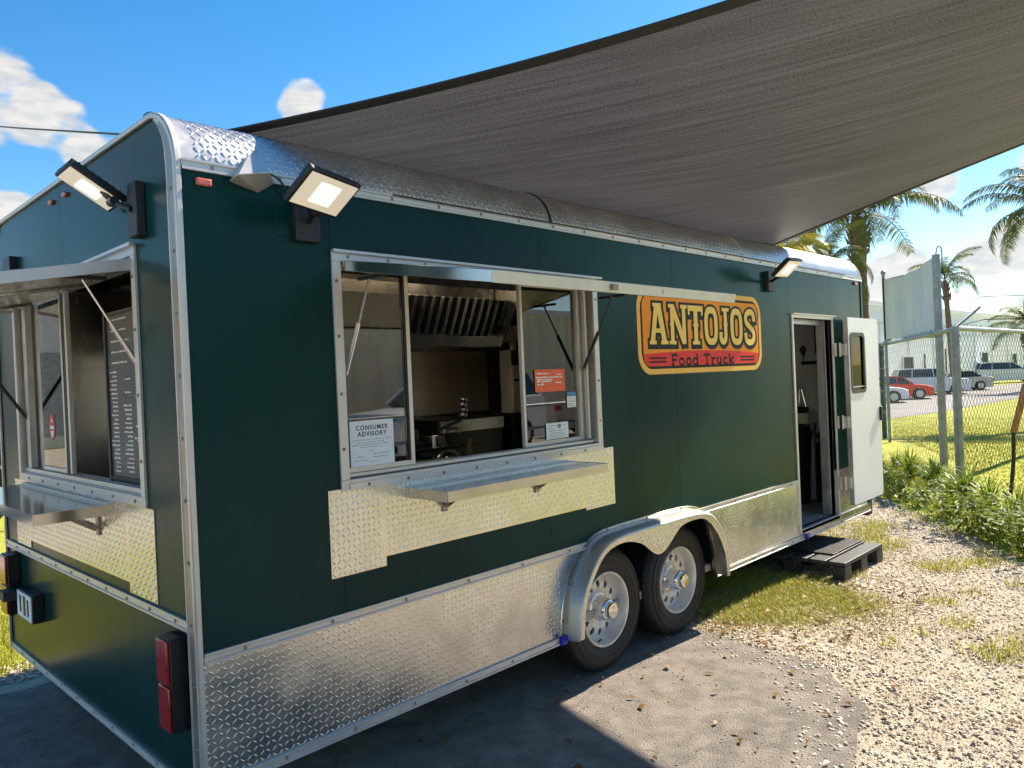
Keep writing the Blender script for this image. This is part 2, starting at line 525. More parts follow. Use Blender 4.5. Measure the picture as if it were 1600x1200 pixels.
# ================================================================== SETTING
xs = sorted(set(list(np.arange(-60, 13, 6.)) + list(np.arange(13, 33, 1.)) + [33, 45, 60, 90, 140, 220, 400, 900, 1500, -120, -300, -900]))
ys = [-900, -300, -120, -60, -30, -15, 0, 15, 30, 60, 120, 300, 900]
g = MB()
g.v = [(x, y, terr(x) - .008) for x in xs for y in ys]
ny = len(ys)
g.f = [(i * ny + j, (i + 1) * ny + j, (i + 1) * ny + j + 1, i * ny + j + 1) for i in range(len(xs) - 1) for j in range(ny - 1)]
g.build('ground', M['lawn'], kind='structure', smooth=True)

def sheet(name, poly, z, m, jag=.06, step=.12, amp_seed=0):
    pts = []
    n = len(poly)
    for i in range(n):
        a = Vector(poly[i]); b = Vector(poly[(i + 1) % n]); L = (b - a).length
        k = max(1, int(L / step)) if jag else 1
        nn = Vector((-(b - a).y, (b - a).x)).normalized()
        for j in range(k):
            p = a.lerp(b, j / k)
            q = mnoise.noise(Vector((p.x * 1.4, p.y * 1.4, amp_seed))) + .5 * mnoise.noise(Vector((p.x * 5, p.y * 5, amp_seed)))
            p = p + nn * q * jag * 2
            pts.append((p.x, p.y))
    s = MB()
    v = [(x, y, z) for x, y in pts]
    s.v = v; s.f = [tuple(range(len(v)))]
    return s.build(name, m, kind='structure')
sheet('gravel_yard', [(-7, 5.2), (-7, -4.4), (5.0, -4.4), (5.4, -2.0), (5.95, -1.35), (6.7, -.85), (7.6, -.25), (8.6, .6), (9.2, 1.6), (8.6, 3.2), (-.5, 3.3), (-2.5, 5.2)], -.004, M['gravel'], .10)
sheet('gravel_lot', [(-60, -60), (60, -60), (60, -6.4), (12, -5.9), (3, -5.7), (-3, -5.4), (-6.9, -5.0), (-6.9, 6), (-7.5, 30), (-60, 30)], -.004, M['gravel'], 0)
sheet('gravel_drive', [(-30, 5.8), (-.2, 6.2), (.6, 7.4), (.4, 25.5), (-30, 25.5)], .004, M['gravel'], .1)
sheet('asphalt_pad', [(-6, -1.5), (1.6, -1.5), (2.65, -1.25), (3.0, -.9), (3.12, -.2), (3.3, .3), (3.2, 2.4), (-1.2, 2.5), (-6, 2.4)], 0., M['asphalt'], .05)
# road beyond the lawn
rd = MB()
near = [(20, 9.4), (32.2, 8.29), (37.4, 7.6), (41.3, 7.4), (50.9, 6.82), (80, 3.5), (140, -4)]
far = [(20, 18.2), (51.45, 14.54), (60, 14.0), (71.8, 13.28), (84, 11.4), (110, 8), (170, 0)]
rd.v = [(x, y, terr(x) + .004) for x, y in near] + [(x, y, terr(x) + .004) for x, y in far]
rd.f = [(i, i + 1, i + 8, i + 7) for i in range(6)]
rd.build('road', M['road'], kind='structure')

# ================================================================== THE FOOD TRAILER
T = empty('food_trailer', (3.15, 1.29, 0), 'dark green food trailer with aluminium tread plate, open serving hatches and two axles', 'food trailer')
L, W_, ZB, ZS, ZR = 6.33, 2.58, .27, 2.43, 2.65
WX0, WX1, WZ0, WZ1 = .625, 2.245, 1.275, 2.15      # side window opening
DX0, DX1, DZ0, DZ1 = 4.81, 5.58, .35, 2.04         # doorway
RY0, RY1, RZ0, RZ1 = .44, 2.16, 1.265, 2.18        # rear window opening (y range)

def holed(x0, x1, z0, z1, holes):
    """split rectangle minus holes into rectangles"""
    xs_ = sorted({x0, x1, *[min(max(h[0], x0), x1) for h in holes], *[min(max(h[1], x0), x1) for h in holes]})
    out_ = []
    for a, b in zip(xs_, xs_[1:]):
        if b - a < 1e-6: continue
        cx = (a + b) / 2; segs = [(z0, z1)]
        for h in holes:
            if h[0] <= cx <= h[1]:
                ns = []
                for s0, s1 in segs:
                    if h[2] > s0: ns.append((s0, min(s1, h[2])))
                    if h[3] < s1: ns.append((max(s0, h[3]), s1))
                segs = [q for q in ns if q[1] - q[0] > 1e-6]
        for s0, s1 in segs: out_.append((a, b, s0, s1))
    return out_
def grid_panel(mb, rects, plane, d0, d1):
    """rectangles welded into one shell (no internal walls): front face, back face and outline"""
    X = sorted({round(v, 5) for r in rects for v in r[:2]}); Z = sorted({round(v, 5) for r in rects for v in r[2:]})
    cell = set()
    for i in range(len(X) - 1):
        for j in range(len(Z) - 1):
            cx, cz = (X[i] + X[i + 1]) / 2, (Z[j] + Z[j + 1]) / 2
            if any(r[0] < cx < r[1] and r[2] < cz < r[3] for r in rects): cell.add((i, j))
    idx = {}
    def vid(i, j, k):
        if (i, j, k) not in idx:
            d = (d0, d1)[k]; idx[(i, j, k)] = len(vv)
            vv.append((X[i], d, Z[j]) if plane == 'xz' else (d, X[i], Z[j]))
        return idx[(i, j, k)]
    vv = []; ff = []
    for (i, j) in cell:
        ff.append((vid(i, j, 0), vid(i + 1, j, 0), vid(i + 1, j + 1, 0), vid(i, j + 1, 0)))
        ff.append((vid(i, j, 1), vid(i, j + 1, 1), vid(i + 1, j + 1, 1), vid(i + 1, j, 1)))
        for (di, dj, a, b) in ((-1, 0, (i, j), (i, j + 1)), (1, 0, (i + 1, j), (i + 1, j + 1)), (0, -1, (i, j), (i + 1, j)), (0, 1, (i, j + 1), (i + 1, j + 1))):
            if (i + di, j + dj) not in cell:
                ff.append((vid(*a, 0), vid(*b, 0), vid(*b, 1), vid(*a, 1)))
    mb.add(vv, ff)

win = (WX0, WX1, WZ0, WZ1); dor = (DX0, DX1, DZ0, DZ1); arch = (1.93, 3.44, .0, .74)
G_ = .0012
seams = [0.0, .586, 1.83, 3.07, 4.746, 5.571, L]
for a, b in zip(seams, seams[1:]):
    mb = MB(); grid_panel(mb, holed(a + G_, b - G_, .735, ZS, [win, dor, arch]), 'xz', 0., .022)
    mb.build('side_panel', M['paint'], T, label='dark green painted side panel')
# liner behind the side panels
mb = MB(); grid_panel(mb, holed(.03, L - .046, .30, ZS + .07, [win, dor, (1.87, 3.50, 0, .74)]), 'xz', .0235, .055)
mb.build('inner_wall', M['inwall'], T)
# lower diamond plate
lowrects = holed(.0, L, .300, .735, [(1.90, 3.46, 0, .76), dor])
arcL = [(1.90, .300), (1.908, .38), (1.935, .50), (2.00, .61), (2.085, .70), (2.13, .735)]
arcR = [(3.325, .735), (3.395, .60), (3.45, .46), (3.462, .300)]
mb = MB(); mb.prism([(0, .300)] + arcL + [(0, .735)], 'xz', .001, .022); mb.build('lower_plate', M['tread'], T, label='lower diamond plate panel ahead of the wheels')
mb = MB(); mb.prism([(DX0 - .0005, .300), (DX0 - .0005, .735)] + arcR, 'xz', .001, .022); MB().box(DX1 + .0005, L, .001, .022, .300, .735).build('lower_plate', M['tread'], T, label='lower diamond plate below the open door'); mb.build('lower_plate', M['tread'], T, label='lower diamond plate panel between wheels and door')
# upper diamond plate under the window (stepped outline)
ups = [(.526, .789, .898, 1.243), (.789, 2.116, .937, 1.243), (2.116, 2.378, .923, 1.243)]
mb = MB(); grid_panel(mb, ups, 'xz', -.005, -.0008); mb.build('apron_plate', M['tread'], T, label='stepped diamond plate below the side window')
# rear wall
def RP(y0, y1, z0, z1, arcs=True):
    pass
rs = .22
def rear_outline(z0, z1):
    pts = [(0.0, z0)]
    for k in range(9):
        a = PI - k * PI / 16
        pts.append((rs + rs * math.cos(a), ZS + rs * math.sin(a)))
    for k in range(9):
        a = PI / 2 - k * PI / 16
        pts.append((W_ - rs + rs * math.cos(a), ZS + rs * math.sin(a)))
    pts.append((W_, z0))
    return pts
rwin = (RY0, RY1, RZ0, RZ1)
for (a, b) in ((0.0, 1.31), (1.31, W_)):
    mb = MB(); grid_panel(mb, holed(a + G_, b - G_, .85, ZS, [rwin]), 'yz', 0., .022)
    # rounded top
    top = [(a + G_, ZS)] if a > 0 else []
    if a == 0:
        top = [(0.0012, ZS)] + [(rs - rs * math.cos(k * PI / 16), ZS + rs * math.sin(k * PI / 16)) for k in range(1, 9)] + [(b - G_, ZR), (b - G_, ZS)]
    else:
        top = [(a + G_, ZS), (a + G_, ZR)] + [(W_ - rs + rs * math.sin(k * PI / 16), ZS + rs * math.cos(k * PI / 16)) for k in range(0, 9)]
    mb.prism(top, 'yz', 0., .022)
    mb.build('rear_panel', M['paint'], T, label='dark green rear panel')
mb = MB(); mb.box(0, .022, 0.002, W_ - .002, .262, .806); mb.build('lower_rear_panel', M['paint'], T)
mb = MB(); grid_panel(mb, holed(.06, W_ - .06, .30, ZS + .07, [rwin]), 'yz', .0235, .055); mb.build('inner_rear_wall', M['inwall'], T)
mb = MB(); grid_panel(mb, [(.341, .622, .868, 1.222), (.622, 2.06, .908, 1.222), (2.06, 2.33, .868, 1.222)], 'yz', -.005, -.0008)
mb.build('rear_apron_plate', M['tread'], T, label='stepped diamond plate below the rear window')
# far side, front wall, floor, ceiling, roof
MB().box(0.0, L, W_ - .03, W_, .27, ZS).build('far_wall', M['paint'], T)
MB().box(L - .03, L, 0.023, W_ - .031, .27, ZS + .02).build('front_wall', M['paint'], T)
MB().box(L - .045, L - .031, 0.056, W_ - .031, .33, ZS + .07).build('front_wall_lining', M['inwall'], T)
MB().box(.056, L - .046, .056, W_ - .031, .30, .345).build('floor', M['infloor'], T)
MB().box(.056, L - .046, .056 + .16, W_ - .20, 2.60, 2.63).build('ceiling', M['inwall'], T)
MB().box(.10, L - .05, .30, W_ - .30, .20, .299).build('chassis_frame', M['blackpl'], T)
MB().box(0.024, L - .001, rs, W_ - rs, ZR - .012, ZR).build('roof', M['roofalu'], T)
for side in (0, 1):
    mb = MB(); n = 14
    vv = []; 
    xsx = [0.0005, L * .33, L * .33 + .004, L * .66, L * .66 + .004, L]
    for k in range(n + 1):
        a = k * PI / 2 / n
        y = rs - (rs + .0015) * math.cos(a); z = ZS + (rs + .0015) * math.sin(a)
        if side: y = W_ - y
        for x in xsx: vv.append((x, y, z))
    m_ = len(xsx)
    ff = [(k * m_ + i, k * m_ + i + 1, (k + 1) * m_ + i + 1, (k + 1) * m_ + i) for k in range(n) for i in range(m_ - 1)]
    mb.add(vv, ff)
    mb.build('roof_edge', M['roofalu'], T, smooth=True, label='rounded aluminium roof edge')
# seam straps across the rounded edge
def roof_strap(x, wd, name='roof_strap'):
    mb = MB(); vv = []
    for k in range(13):
        a = k * PI / 24
        for xx, rr in ((x - wd, rs + .001), (x - wd, rs + .006), (x + wd, rs + .006), (x + wd, rs + .001)):
            vv.append((xx, rs - rr * math.cos(a), ZS + rr * math.sin(a)))
    ff = [(k * 4 + i, k * 4 + (i + 1) % 4, (k + 1) * 4 + (i + 1) % 4, (k + 1) * 4 + i) for k in range(12) for i in range(4)]
    mb.add(vv, ff)
    return mb
roof_strap(1.93, .006).build('roof_strap', M['gasket'], T, smooth=True)
roof_strap(4.02, .004).build('roof_strap', M['alu'], T, smooth=True)
roof_strap(L - .012, .012).build('roof_strap', M['alu'], T, smooth=True)

# tread lozenges -------------------------------------------------
def lozenges(name, frames, parent, label=None):
    """frames: list of (P, U, V, N) numpy rows for each lozenge centre, direction u/v on the surface"""
    V = []; F = []
    for i, (P, U, Vv, N) in enumerate(frames):
        a, b_, h = .0130, .0032, .0021
        l = [(-a, 0, 0), (-a * .45, -b_, 0), (a * .45, -b_, 0), (a, 0, 0), (a * .45, b_, 0), (-a * .45, b_, 0), (-a * .5, 0, h), (a * .5, 0, h)]
        for (x, y, z) in l: V.append(P + U * x + Vv * y + N * z)
        q = i * 8
        F += [(q, q + 1, q + 6), (q + 1, q + 2, q + 7), (q + 1, q + 7, q + 6), (q + 2, q + 3, q + 7), (q + 3, q + 4, q + 7), (q + 4, q + 5, q + 6), (q + 4, q + 6, q + 7), (q + 5, q, q + 6)]
    o = npmesh(name, V, F, M['lozenge'], None, 'stuff')
    o.parent = parent; org = ORG[parent.name]
    co = np.empty(len(o.data.vertices) * 3, dtype=np.float32); o.data.vertices.foreach_get('co', co)
    co = co.reshape(-1, 3) - np.array(org, dtype=np.float32); o.data.vertices.foreach_set('co', co.ravel()); o.data.update()
    if label: o['label'] = label
    return o
def flat_frames(rects, plane, d, step=.0245, test=None):
    fr = []
    c, s = math.cos(PI / 4), math.sin(PI / 4)
    x0 = min(r[0] for r in rects); x1 = max(r[1] for r in rects); z0 = min(r[2] for r in rects); z1 = max(r[3] for r in rects)
    for i in range(int((x1 - x0) / step) + 1):
        for j in range(int((z1 - z0) / step) + 1):
            x = x0 + step * (i + .5); z = z0 + step * (j + .5)
            if not any(r[0] + .012 < x < r[1] - .012 and r[2] + .010 < z < r[3] - .010 for r in rects): continue
            if test and not test(x, z): continue
            t = 1 if (i + j) % 2 else -1
            if plane == 'xz':
                fr.append((np.array((x, d, z)), np.array((c, 0, s * t)), np.array((-s * t, 0, c)), np.array((0, -1., 0))))
            else:
                fr.append((np.array((d, x, z)), np.array((0, c, s * t)), np.array((0, -s * t, c)), np.array((-1., 0, 0))))
    return fr
fr = flat_frames([r for r in lowrects if r[1] < 2.0 or r[0] > 3.3], 'xz', .001, test=lambda x, z: z < .712 or x > 4.8)
lozenges('tread_pattern', fr, T, 'raised tread bars of the lower plates')
lozenges('tread_pattern', flat_frames(ups, 'xz', -.005), T, 'raised tread bars below the side window')
lozenges('tread_pattern', flat_frames([(.341, .622, .868, 1.222), (.622, 2.06, .908, 1.222), (2.06, 2.33, .868, 1.222)], 'yz', -.005), T, 'raised tread bars below the rear window')
fr = []
arc = rs * PI / 2; st = .0245; c, s = math.cos(PI / 4), math.sin(PI / 4)
for i in range(int((L - .1) / st)):
    for j in range(int(arc / st)):
        x = .06 + st * (i + .5); a = (j + .7) * st / rs
        if abs(x - 1.93) < .025 or abs(x - 4.02) < .02 or a > PI / 2: continue
        t = 1 if (i + j) % 2 else -1
        N = np.array((0, -math.cos(a), math.sin(a))); Tn = np.array((0, math.sin(a), math.cos(a))); X = np.array((1., 0, 0))
        P = np.array((x, rs - (rs + .0015) * math.cos(a), ZS + (rs + .0015) * math.sin(a)))
        fr.append((P, X * c + Tn * s * t, -X * s * t + Tn * c, N))
lozenges('tread_pattern', fr, T, 'raised tread bars of the rounded roof edge')

# trims ----------------------------------------------------------
scr = []   # (point, normal)
def profile_rail_x(x0, x1, z0, z1, y=-.001, name='side_rail', t=.007, m='alu', label=None):
    mb = MB()
    h = z1 - z0
    mb.prism([(y, z0), (y - t * 1.5, z0), (y - t * 1.5, z0 + h * .2), (y - t * .7, z0 + h * .3), (y - t * .7, z0 + h * .7), (y - t * 1.5, z0 + h * .8), (y - t * 1.5, z1), (y, z1)], 'yz', x0, x1)
    return mb.build(name, M[m], T, label=label)
def profile_rail_y(y0, y1, z0, z1, x=-.001, name='rear_rail', t=.007):
    mb = MB(); h = z1 - z0
    mb.prism([(x, z0), (x - t * 1.5, z0), (x - t * 1.5, z0 + h * .2), (x - t * .7, z0 + h * .3), (x - t * .7, z0 + h * .7), (x - t * 1.5, z0 + h * .8), (x - t * 1.5, z1), (x, z1)], 'xz', y0, y1)
    return mb.build(name, M['alu'], T)
profile_rail_x(.012, L + .004, ZS - .012, ZS + .026, name='roof_rail')
profile_rail_x(.012, 2.10, .716, .754)
profile_rail_x(3.20, DX0 - .022, .716, .754)
profile_rail_x(.012, 1.885, .268, .304, name='bottom_rail')
profile_rail_x(3.47, L + .004, .268, .304, name='bottom_rail')
profile_rail_y(.072, W_ - .002, .818, .858)
profile_rail_y(.096, W_ - .002, .232, .266, name='rear_bottom_rail')
# drip strip on the roof rail
MB().box(.9, 5.9, -.016, -.0115, ZS + .020, ZS + .026).build('drip_edge', M['gasket'], T)
for x in np.arange(.12, 6.3, .26): scr.append(((x, -.007, ZS + .007), (0, -1, 0)))
for x in list(np.arange(.16, 2.0, .36)) + list(np.arange(3.45, 4.75, .3)): scr.append(((x, -.007, .735), (0, -1, 0)))
for x in list(np.arange(.3, 1.8, .3)) + list(np.arange(3.65, 6.2, .33)): scr.append(((x, -.007, .286), (0, -1, 0)))
for y in np.arange(.18, 2.5, .24): scr.append(((-.007, y, .838), (-1, 0, 0))); scr.append(((-.007, y, .249), (-1, 0, 0)))
# rear corner trim: up the corner and over the rounded shoulders
def corner_trim(wd=.088, dep=.010):
    path = [(.0, .232)]
    path += [(rs - rs * math.cos(k * PI / 24), ZS + rs * math.sin(k * PI / 24)) for k in range(0, 13)]
    path += [(W_ - rs + rs * math.sin(k * PI / 24), ZS + rs * math.cos(k * PI / 24)) for k in range(0, 13)]
    path += [(W_, .232)]
    return path
def trim_strip(off0, off1, x0, x1, name, m='alu', upto=None):
    path = corner_trim()[:upto]; k = len(path); vv = []
    for i, (y, z) in enumerate(path):
        if z <= ZS: n_ = Vector((1, 0)) if y < 1 else Vector((-1, 0))
        elif y < W_ / 2: n_ = (Vector((rs, ZS)) - Vector((y, z))).normalized()
        else: n_ = (Vector((W_ - rs, ZS)) - Vector((y, z))).normalized()
        fz = 1. if upto is None else max(.0, 1 - max(0, i - 3) / 9)
        b_ = .0123 if upto else 0
        for off, x in ((b_ + (off0 - b_) * fz if upto else off0, x0), (b_ + (off0 - b_) * fz if upto else off0, x1), (b_ + (off1 - b_) * fz + (.0002 if upto else 0) if upto else off1, x1), (b_ + (off1 - b_) * fz + .0002 if upto else off1, x0)):
            vv.append((x, y + n_[0] * off, z + n_[1] * off))
    ff = [(i * 4 + j, i * 4 + (j + 1) % 4, (i + 1) * 4 + (j + 1) % 4, (i + 1) * 4 + j) for i in range(k - 1) for j in range(4)]
    ff += [(0, 1, 2, 3), ((k - 1) * 4, (k - 1) * 4 + 3, (k - 1) * 4 + 2, (k - 1) * 4 + 1)]
    mb = MB(); mb.add(vv, ff)
    return mb.build(name, M[m], T, smooth=True, bevel=.002)
trim_strip(-.004, .012, -.013, -.0005, 'corner_trim')
trim_strip(.0125, .062, -.0085, -.0005, 'corner_trim', upto=12)
trim_strip(.0625, .070, -.012, -.0005, 'corner_trim', upto=12)
trim_strip(.018, .056, -.0092, -.0088, 'trim_insert', 'trimdark', upto=10)
trim_strip(-.009, -.0045, -.010, .009, 'corner_flange')
for z in np.arange(.42, 2.4, .215): scr.append(((-.0092, .038, z), (-1, 0, 0)))
MB().box(L - .028, L + .003, -.008, -.001, .31, ZS - .013).build('front_corner_trim', M['paint'], T)
MB().box(L + .001, L + .12, .02, .10, .22, .50).build('front_bracket', M['blackpl'], T)

# ------------------- fender and wheels
def to_poly(pts): return [(p.x, p.y) for p in pts]
arch_outer = [(1.885, .285), (1.895, .38), (1.925, .50), (1.99, .61), (2.085, .71), (2.20, .765), (2.40, .778), (2.68, .779), (2.94, .779), (3.16, .765), (3.30, .72), (3.405, .60), (3.46, .46), (3.475, .285)]
lip_top = [(1.895, .30), (1.905, .39), (1.935, .50), (2.00, .605), (2.09, .695), (2.20, .745), (2.40, .757), (2.68, .758), (2.94, .757), (3.14, .745), (3.27, .70), (3.365, .59), (3.42, .46), (3.435, .30)]
lip_low = [(1.925, .300), (1.935, .39), (1.965, .50), (2.03, .60), (2.115, .685), (2.22, .722), (2.338, .724), (2.464, .690), (2.549, .635), (2.61, .602), (2.67, .600), (2.73, .625), (2.821, .685), (2.90, .722), (3.05, .732), (3.16, .715), (3.26, .650), (3.35, .54), (3.40, .43), (3.415, .30)]
o_ = curve_pts(arch_outer, 6); t_ = curve_pts(lip_top, 6)
# roll between wall flange and lip
mb = MB(); vv = []; k = len(o_); prof = [(0., -.002), (.04, -.045), (.25, -.085), (.6, -.108), (1., -.115)]
for a, b in zip(o_, t_):
    for q, y in prof: vv.append((a.x + (b.x - a.x) * q, y, a.y + (b.y - a.y) * q))
n_ = len(prof)
ff = [(i * n_ + j, i * n_ + j + 1, (i + 1) * n_ + j + 1, (i + 1) * n_ + j) for i in range(k - 1) for j in range(n_ - 1)]
mb.add(vv, ff)
fd = mb.build('fender', M['fender'], T, smooth=True, sharp=60)
sol = fd.modifiers.new('thick', 'SOLIDIFY'); sol.thickness = .003; sol.offset = 1
# flange on the wall
mb = MB(); vv = []
for i, a in enumerate(o_):
    d = (o_[min(i + 1, k - 1)] - o_[max(i - 1, 0)]).normalized(); nn = Vector((-d.y, d.x, 0))
    for q, y in ((0., -.006), (.022, -.006), (.024, -.001)): vv.append((a.x + nn.x * q, y, a.y + nn.y * q))
mb.add(vv, [(i * 3 + j, i * 3 + j + 1, (i + 1) * 3 + j + 1, (i + 1) * 3 + j) for i in range(k - 1) for j in range(2)])
mb.build('fender_flange', M['tread'], T)
for i in range(6, k - 4, 9): 
    a = o_[i]; d = (o_[i + 1] - o_[i - 1]).normalized(); scr.append(((a.x - d.y * .013, -.007, a.y + d.x * .013), (0, -1, 0)))
# front web: between lip_top and the double arch
lw = curve_pts(lip_low, 8)
poly = to_poly(t_) + to_poly(lw)[::-1]
# strip between the two curves resampled by x
def resamp(pts, n):
    P = [Vector((p[0], p[1])) for p in pts]; d = [0.]
    for a, b in zip(P, P[1:]): d.append(d[-1] + (b - a).length)
    o = []
    for i in range(n):
        t = d[-1] * i / (n - 1); j = max(q for q in range(len(d)) if d[q] <= t + 1e-9); j = min(j, len(P) - 2)
        o.append(P[j].lerp(P[j + 1], (t - d[j]) / max(1e-9, d[j + 1] - d[j])))
    return o
tt = to_poly(t_); 
lowp = to_poly(lw)
webN = 110
def by_x(pts, x):
    for a, b in zip(pts, pts[1:]):
        if a[0] <= x <= b[0]: return a[1] + (b[1] - a[1]) * (x - a[0]) / max(1e-6, b[0] - a[0])
    return pts[-1][1]
# outer legs follow arc length, centre follows x
la = [p for p in tt if p[0] <= 2.2]; lb = [p for p in lowp if p[0] <= 2.22]
ra = [p for p in tt if p[0] >= 3.14]; rb = [p for p in lowp if p[0] >= 3.16]
A = resamp(la, 24); B = resamp(lb, 24)
xs1 = np.linspace(2.22, 3.14, 60)
A += [Vector((x, by_x(tt, x))) for x in xs1]; B += [Vector((x, by_x(lowp, x))) for x in xs1]
A += resamp(ra, 24); B += resamp(rb, 24)
mb = MB(); vv = []
for a, b in zip(A, B): vv += [(a.x, -.115, a.y), (b.x, -.113, b.y), (b.x, -.096, b.y)]
mb.add(vv, [(i * 3 + j, i * 3 + j + 1, (i + 1) * 3 + j + 1, (i + 1) * 3 + j) for i in range(len(A) - 1) for j in range(2)])
mb.build('fender_web', M['tread'], T, smooth=True, label='double arched skirt between the wheels')
def in_web(x, z):
    return 2.25 < x < 3.1 and z > by_x(lowp, x) + .015 and z < by_x(tt, x) - .012
lozenges('tread_pattern', flat_frames([(2.2, 3.15, .58, .78)], 'xz', -.1145, step=.022, test=in_web), T, 'raised tread bars of the fender skirt')
# wheel well box (dark)
mb = MB()
mb.box(1.86, 3.51, .056, .40, .76, .80); mb.box(1.86, 3.51, .395, .41, .30, .80); mb.box(1.86, 1.872, .03, .395, .30, .76); mb.box(3.498, 3.51, .03, .395, .30, .76)
mb.build('wheel_well', M['blackpl'], T)
for x in (2.275, 3.02):
    cy, cz, RT = .10, .345, .345
    mb = MB()
    prof = [(.205, .105), (.215, .110), (.25, .122), (.29, .122), (.318, .114), (.334, .100), (.343, .078)]
    half = prof + [(.3435, .060), (.336, .058), (.336, .050), (.344, .048), (.3445, .022), (.337, .020), (.337, .012), (.345, .010)]
    full = [(r, -y) for r, y in half] + [(r, y) for r, y in half[::-1]]
    mb.lathe([(r, h) for r, h in full] + [(.20, .10), (.20, -.10)], (x, cy + .022, cz), 'y', 72, closed=True)
    ty = mb.build('tyre', M['rubber'], T, smooth=True, sharp=50)
    mb = MB()      # shoulder blocks
    for k in range(64):
        a = 2 * PI * k / 64
        rad = Vector((math.cos(a), 0, math.sin(a))); tan = Vector((-math.sin(a), 0, math.cos(a)))
        c0 = Vector((x, cy + .022 - .088, cz)) + rad * .3365
        mb.obb(c0, (rad * .88 + Vector((0, -.48, 0))), (rad * .48 + Vector((0, .88, 0))), tan, .004, .014, .0105)
    mb.build('tyre_shoulder', M['rubber'], ty, kind='stuff')
    mb = MB()      # raised sidewall rings
    for r_ in (.262, .300):
        mb.lathe([(r_ - .002, -.1215 + cy + .022), (r_ - .001, -.1245 + cy + .022), (r_ + .001, -.1245 + cy + .022), (r_ + .002, -.1210 + cy + .022)], (x, 0, cz), 'y', 72, closed=True)
    mb.build('sidewall_ring', M['rubber'], ty, smooth=True)
    # rim
    yo = cy + .022 - .108
    mb = MB()
    mb.lathe([(.208, .020), (.2085, .0), (.204, -.008), (.196, -.006), (.190, .004), (.184, .020), (.178, .055), (.172, .066), (.168, .068), (.172, .085), (.186, .09), (.198, .07)], (x, yo, cz), 'y', 64, closed=True)
    # disc with 12 oval holes
    r0, r1, rh = .070, .1695, .134
    NS = 12; q = 20
    def ydisc(r): return yo + .066 - .018 * math.sin(min(1, max(0, (r - .07) / .10)) * PI)
    for k in range(NS):
        a0 = 2 * PI * k / NS; da = PI / NS
        inner = []; outer = []
        for j in range(q):
            t = 2 * PI * j / q + PI / q
            cu, su = math.cos(t), math.sin(t)
            ri = rh + .0215 * cu; ai = a0 + .0150 * su / rh
            m2_ = max(abs(cu), abs(su))
            u_, v_ = cu / m2_, su / m2_
            ro = (r0 + r1) / 2 + (r1 - r0) / 2 * u_; ao = a0 + da * v_
            inner.append((x + ri * math.cos(ai), ydisc(ri), cz + ri * math.sin(ai)))
            outer.append((x + ro * math.cos(ao), ydisc(ro), cz + ro * math.sin(ao)))
        deep = [(p[0], p[1] + .012, p[2]) for p in inner]
        mb.add(inner + outer + deep, [(j, (j + 1) % q, (j + 1) % q + q, j + q) for j in range(q)] + [(j, (j + 1) % q, (j + 1) % q + 2 * q, j + 2 * q) for j in range(q)])
    wr_ = mb.build('rim', M['rim'], T, smooth=True, sharp=35)
    MB().lathe([(.168, 0), (.168, .004)], (x, yo + .080, cz), 'y', 32).build('brake_drum', M['inblack'], wr_)
    mb = MB()
    mb.lathe([(.084, .062), (.082, .050), (.070, .046), (.066, .030), (.060, -.012), (.055, -.022), (.047, -.026), (.046, -.044), (.042, -.052), (.030, -.055), (.0, -.056)], (x, yo, cz), 'y', 40)
    mb.build('hub_cap', M['chrome'], wr_, smooth=True, sharp=40)
    mb = MB()
    for k in range(8):
        a = 2 * PI * k / 8 + .2
        mb.tube([(x + .058 * math.cos(a), yo + .055, cz + .058 * math.sin(a)), (x + .058 * math.cos(a), yo + .012, cz + .058 * math.sin(a))], .009, 6)
    mb.build('wheel_nuts', M['chrome'], wr_)
    a = -1.9 if x < 2.6 else 1.9
    MB().tube([(x + .18 * math.cos(a), yo + .02, cz + .18 * math.sin(a)), (x + .165 * math.cos(a), yo - .0, cz + .165 * math.sin(a))], .005, 6).build('valve', M['gasket'], wr_)
# inner wheels on the far side of the axles and axle tubes
for x in (2.275, 3.02):
    MB().lathe([(.20, -.09), (.30, -.115), (.34, -.08), (.34, .08), (.30, .115), (.20, .09)], (x, W_ - .12, .345), 'y', 40).build('tyre', M['rubber'], T, smooth=True)
    MB().tube([(x, .22, .345), (x, W_ - .24, .345)], .035, 10).build('axle', M['blackpl'], T, smooth=True)

# ------------------- side service window
FW = .040
def frame_x(x0, x1, z0, z1, fw, y0, y1, name, m, parent=T, bevel=.0015, parts=True):
    r_ = MB(); r_.box(x0, x1, y0, y1, z1 - fw, z1); r_.box(x0, x1, y0, y1, z0, z0 + fw)
    r_.box(x0, x0 + fw, y0, y1, z0 + fw + .0004, z1 - fw - .0004); r_.box(x1 - fw, x1, y0, y1, z0 + fw + .0004, z1 - fw - .0004)
    return r_.build(name, M[m], parent, bevel=bevel)
sw = MB()
frame_main = frame_x(.586, 2.282, 1.236, 2.190, FW, -.012, -.0006, 'window_frame', 'alu')
frame_main['label'] = 'bright aluminium frame of the side serving window'
MB().box(.584, 2.31, -.030, -.0122, 2.183, 2.194).build('frame_drip_cap', M['alu'], frame_main)
MB().box(WX0 - .004, WX1 + .004, -.020, -.0122, 1.236, 1.262).build('sill_flange', M['alu'], frame_main)
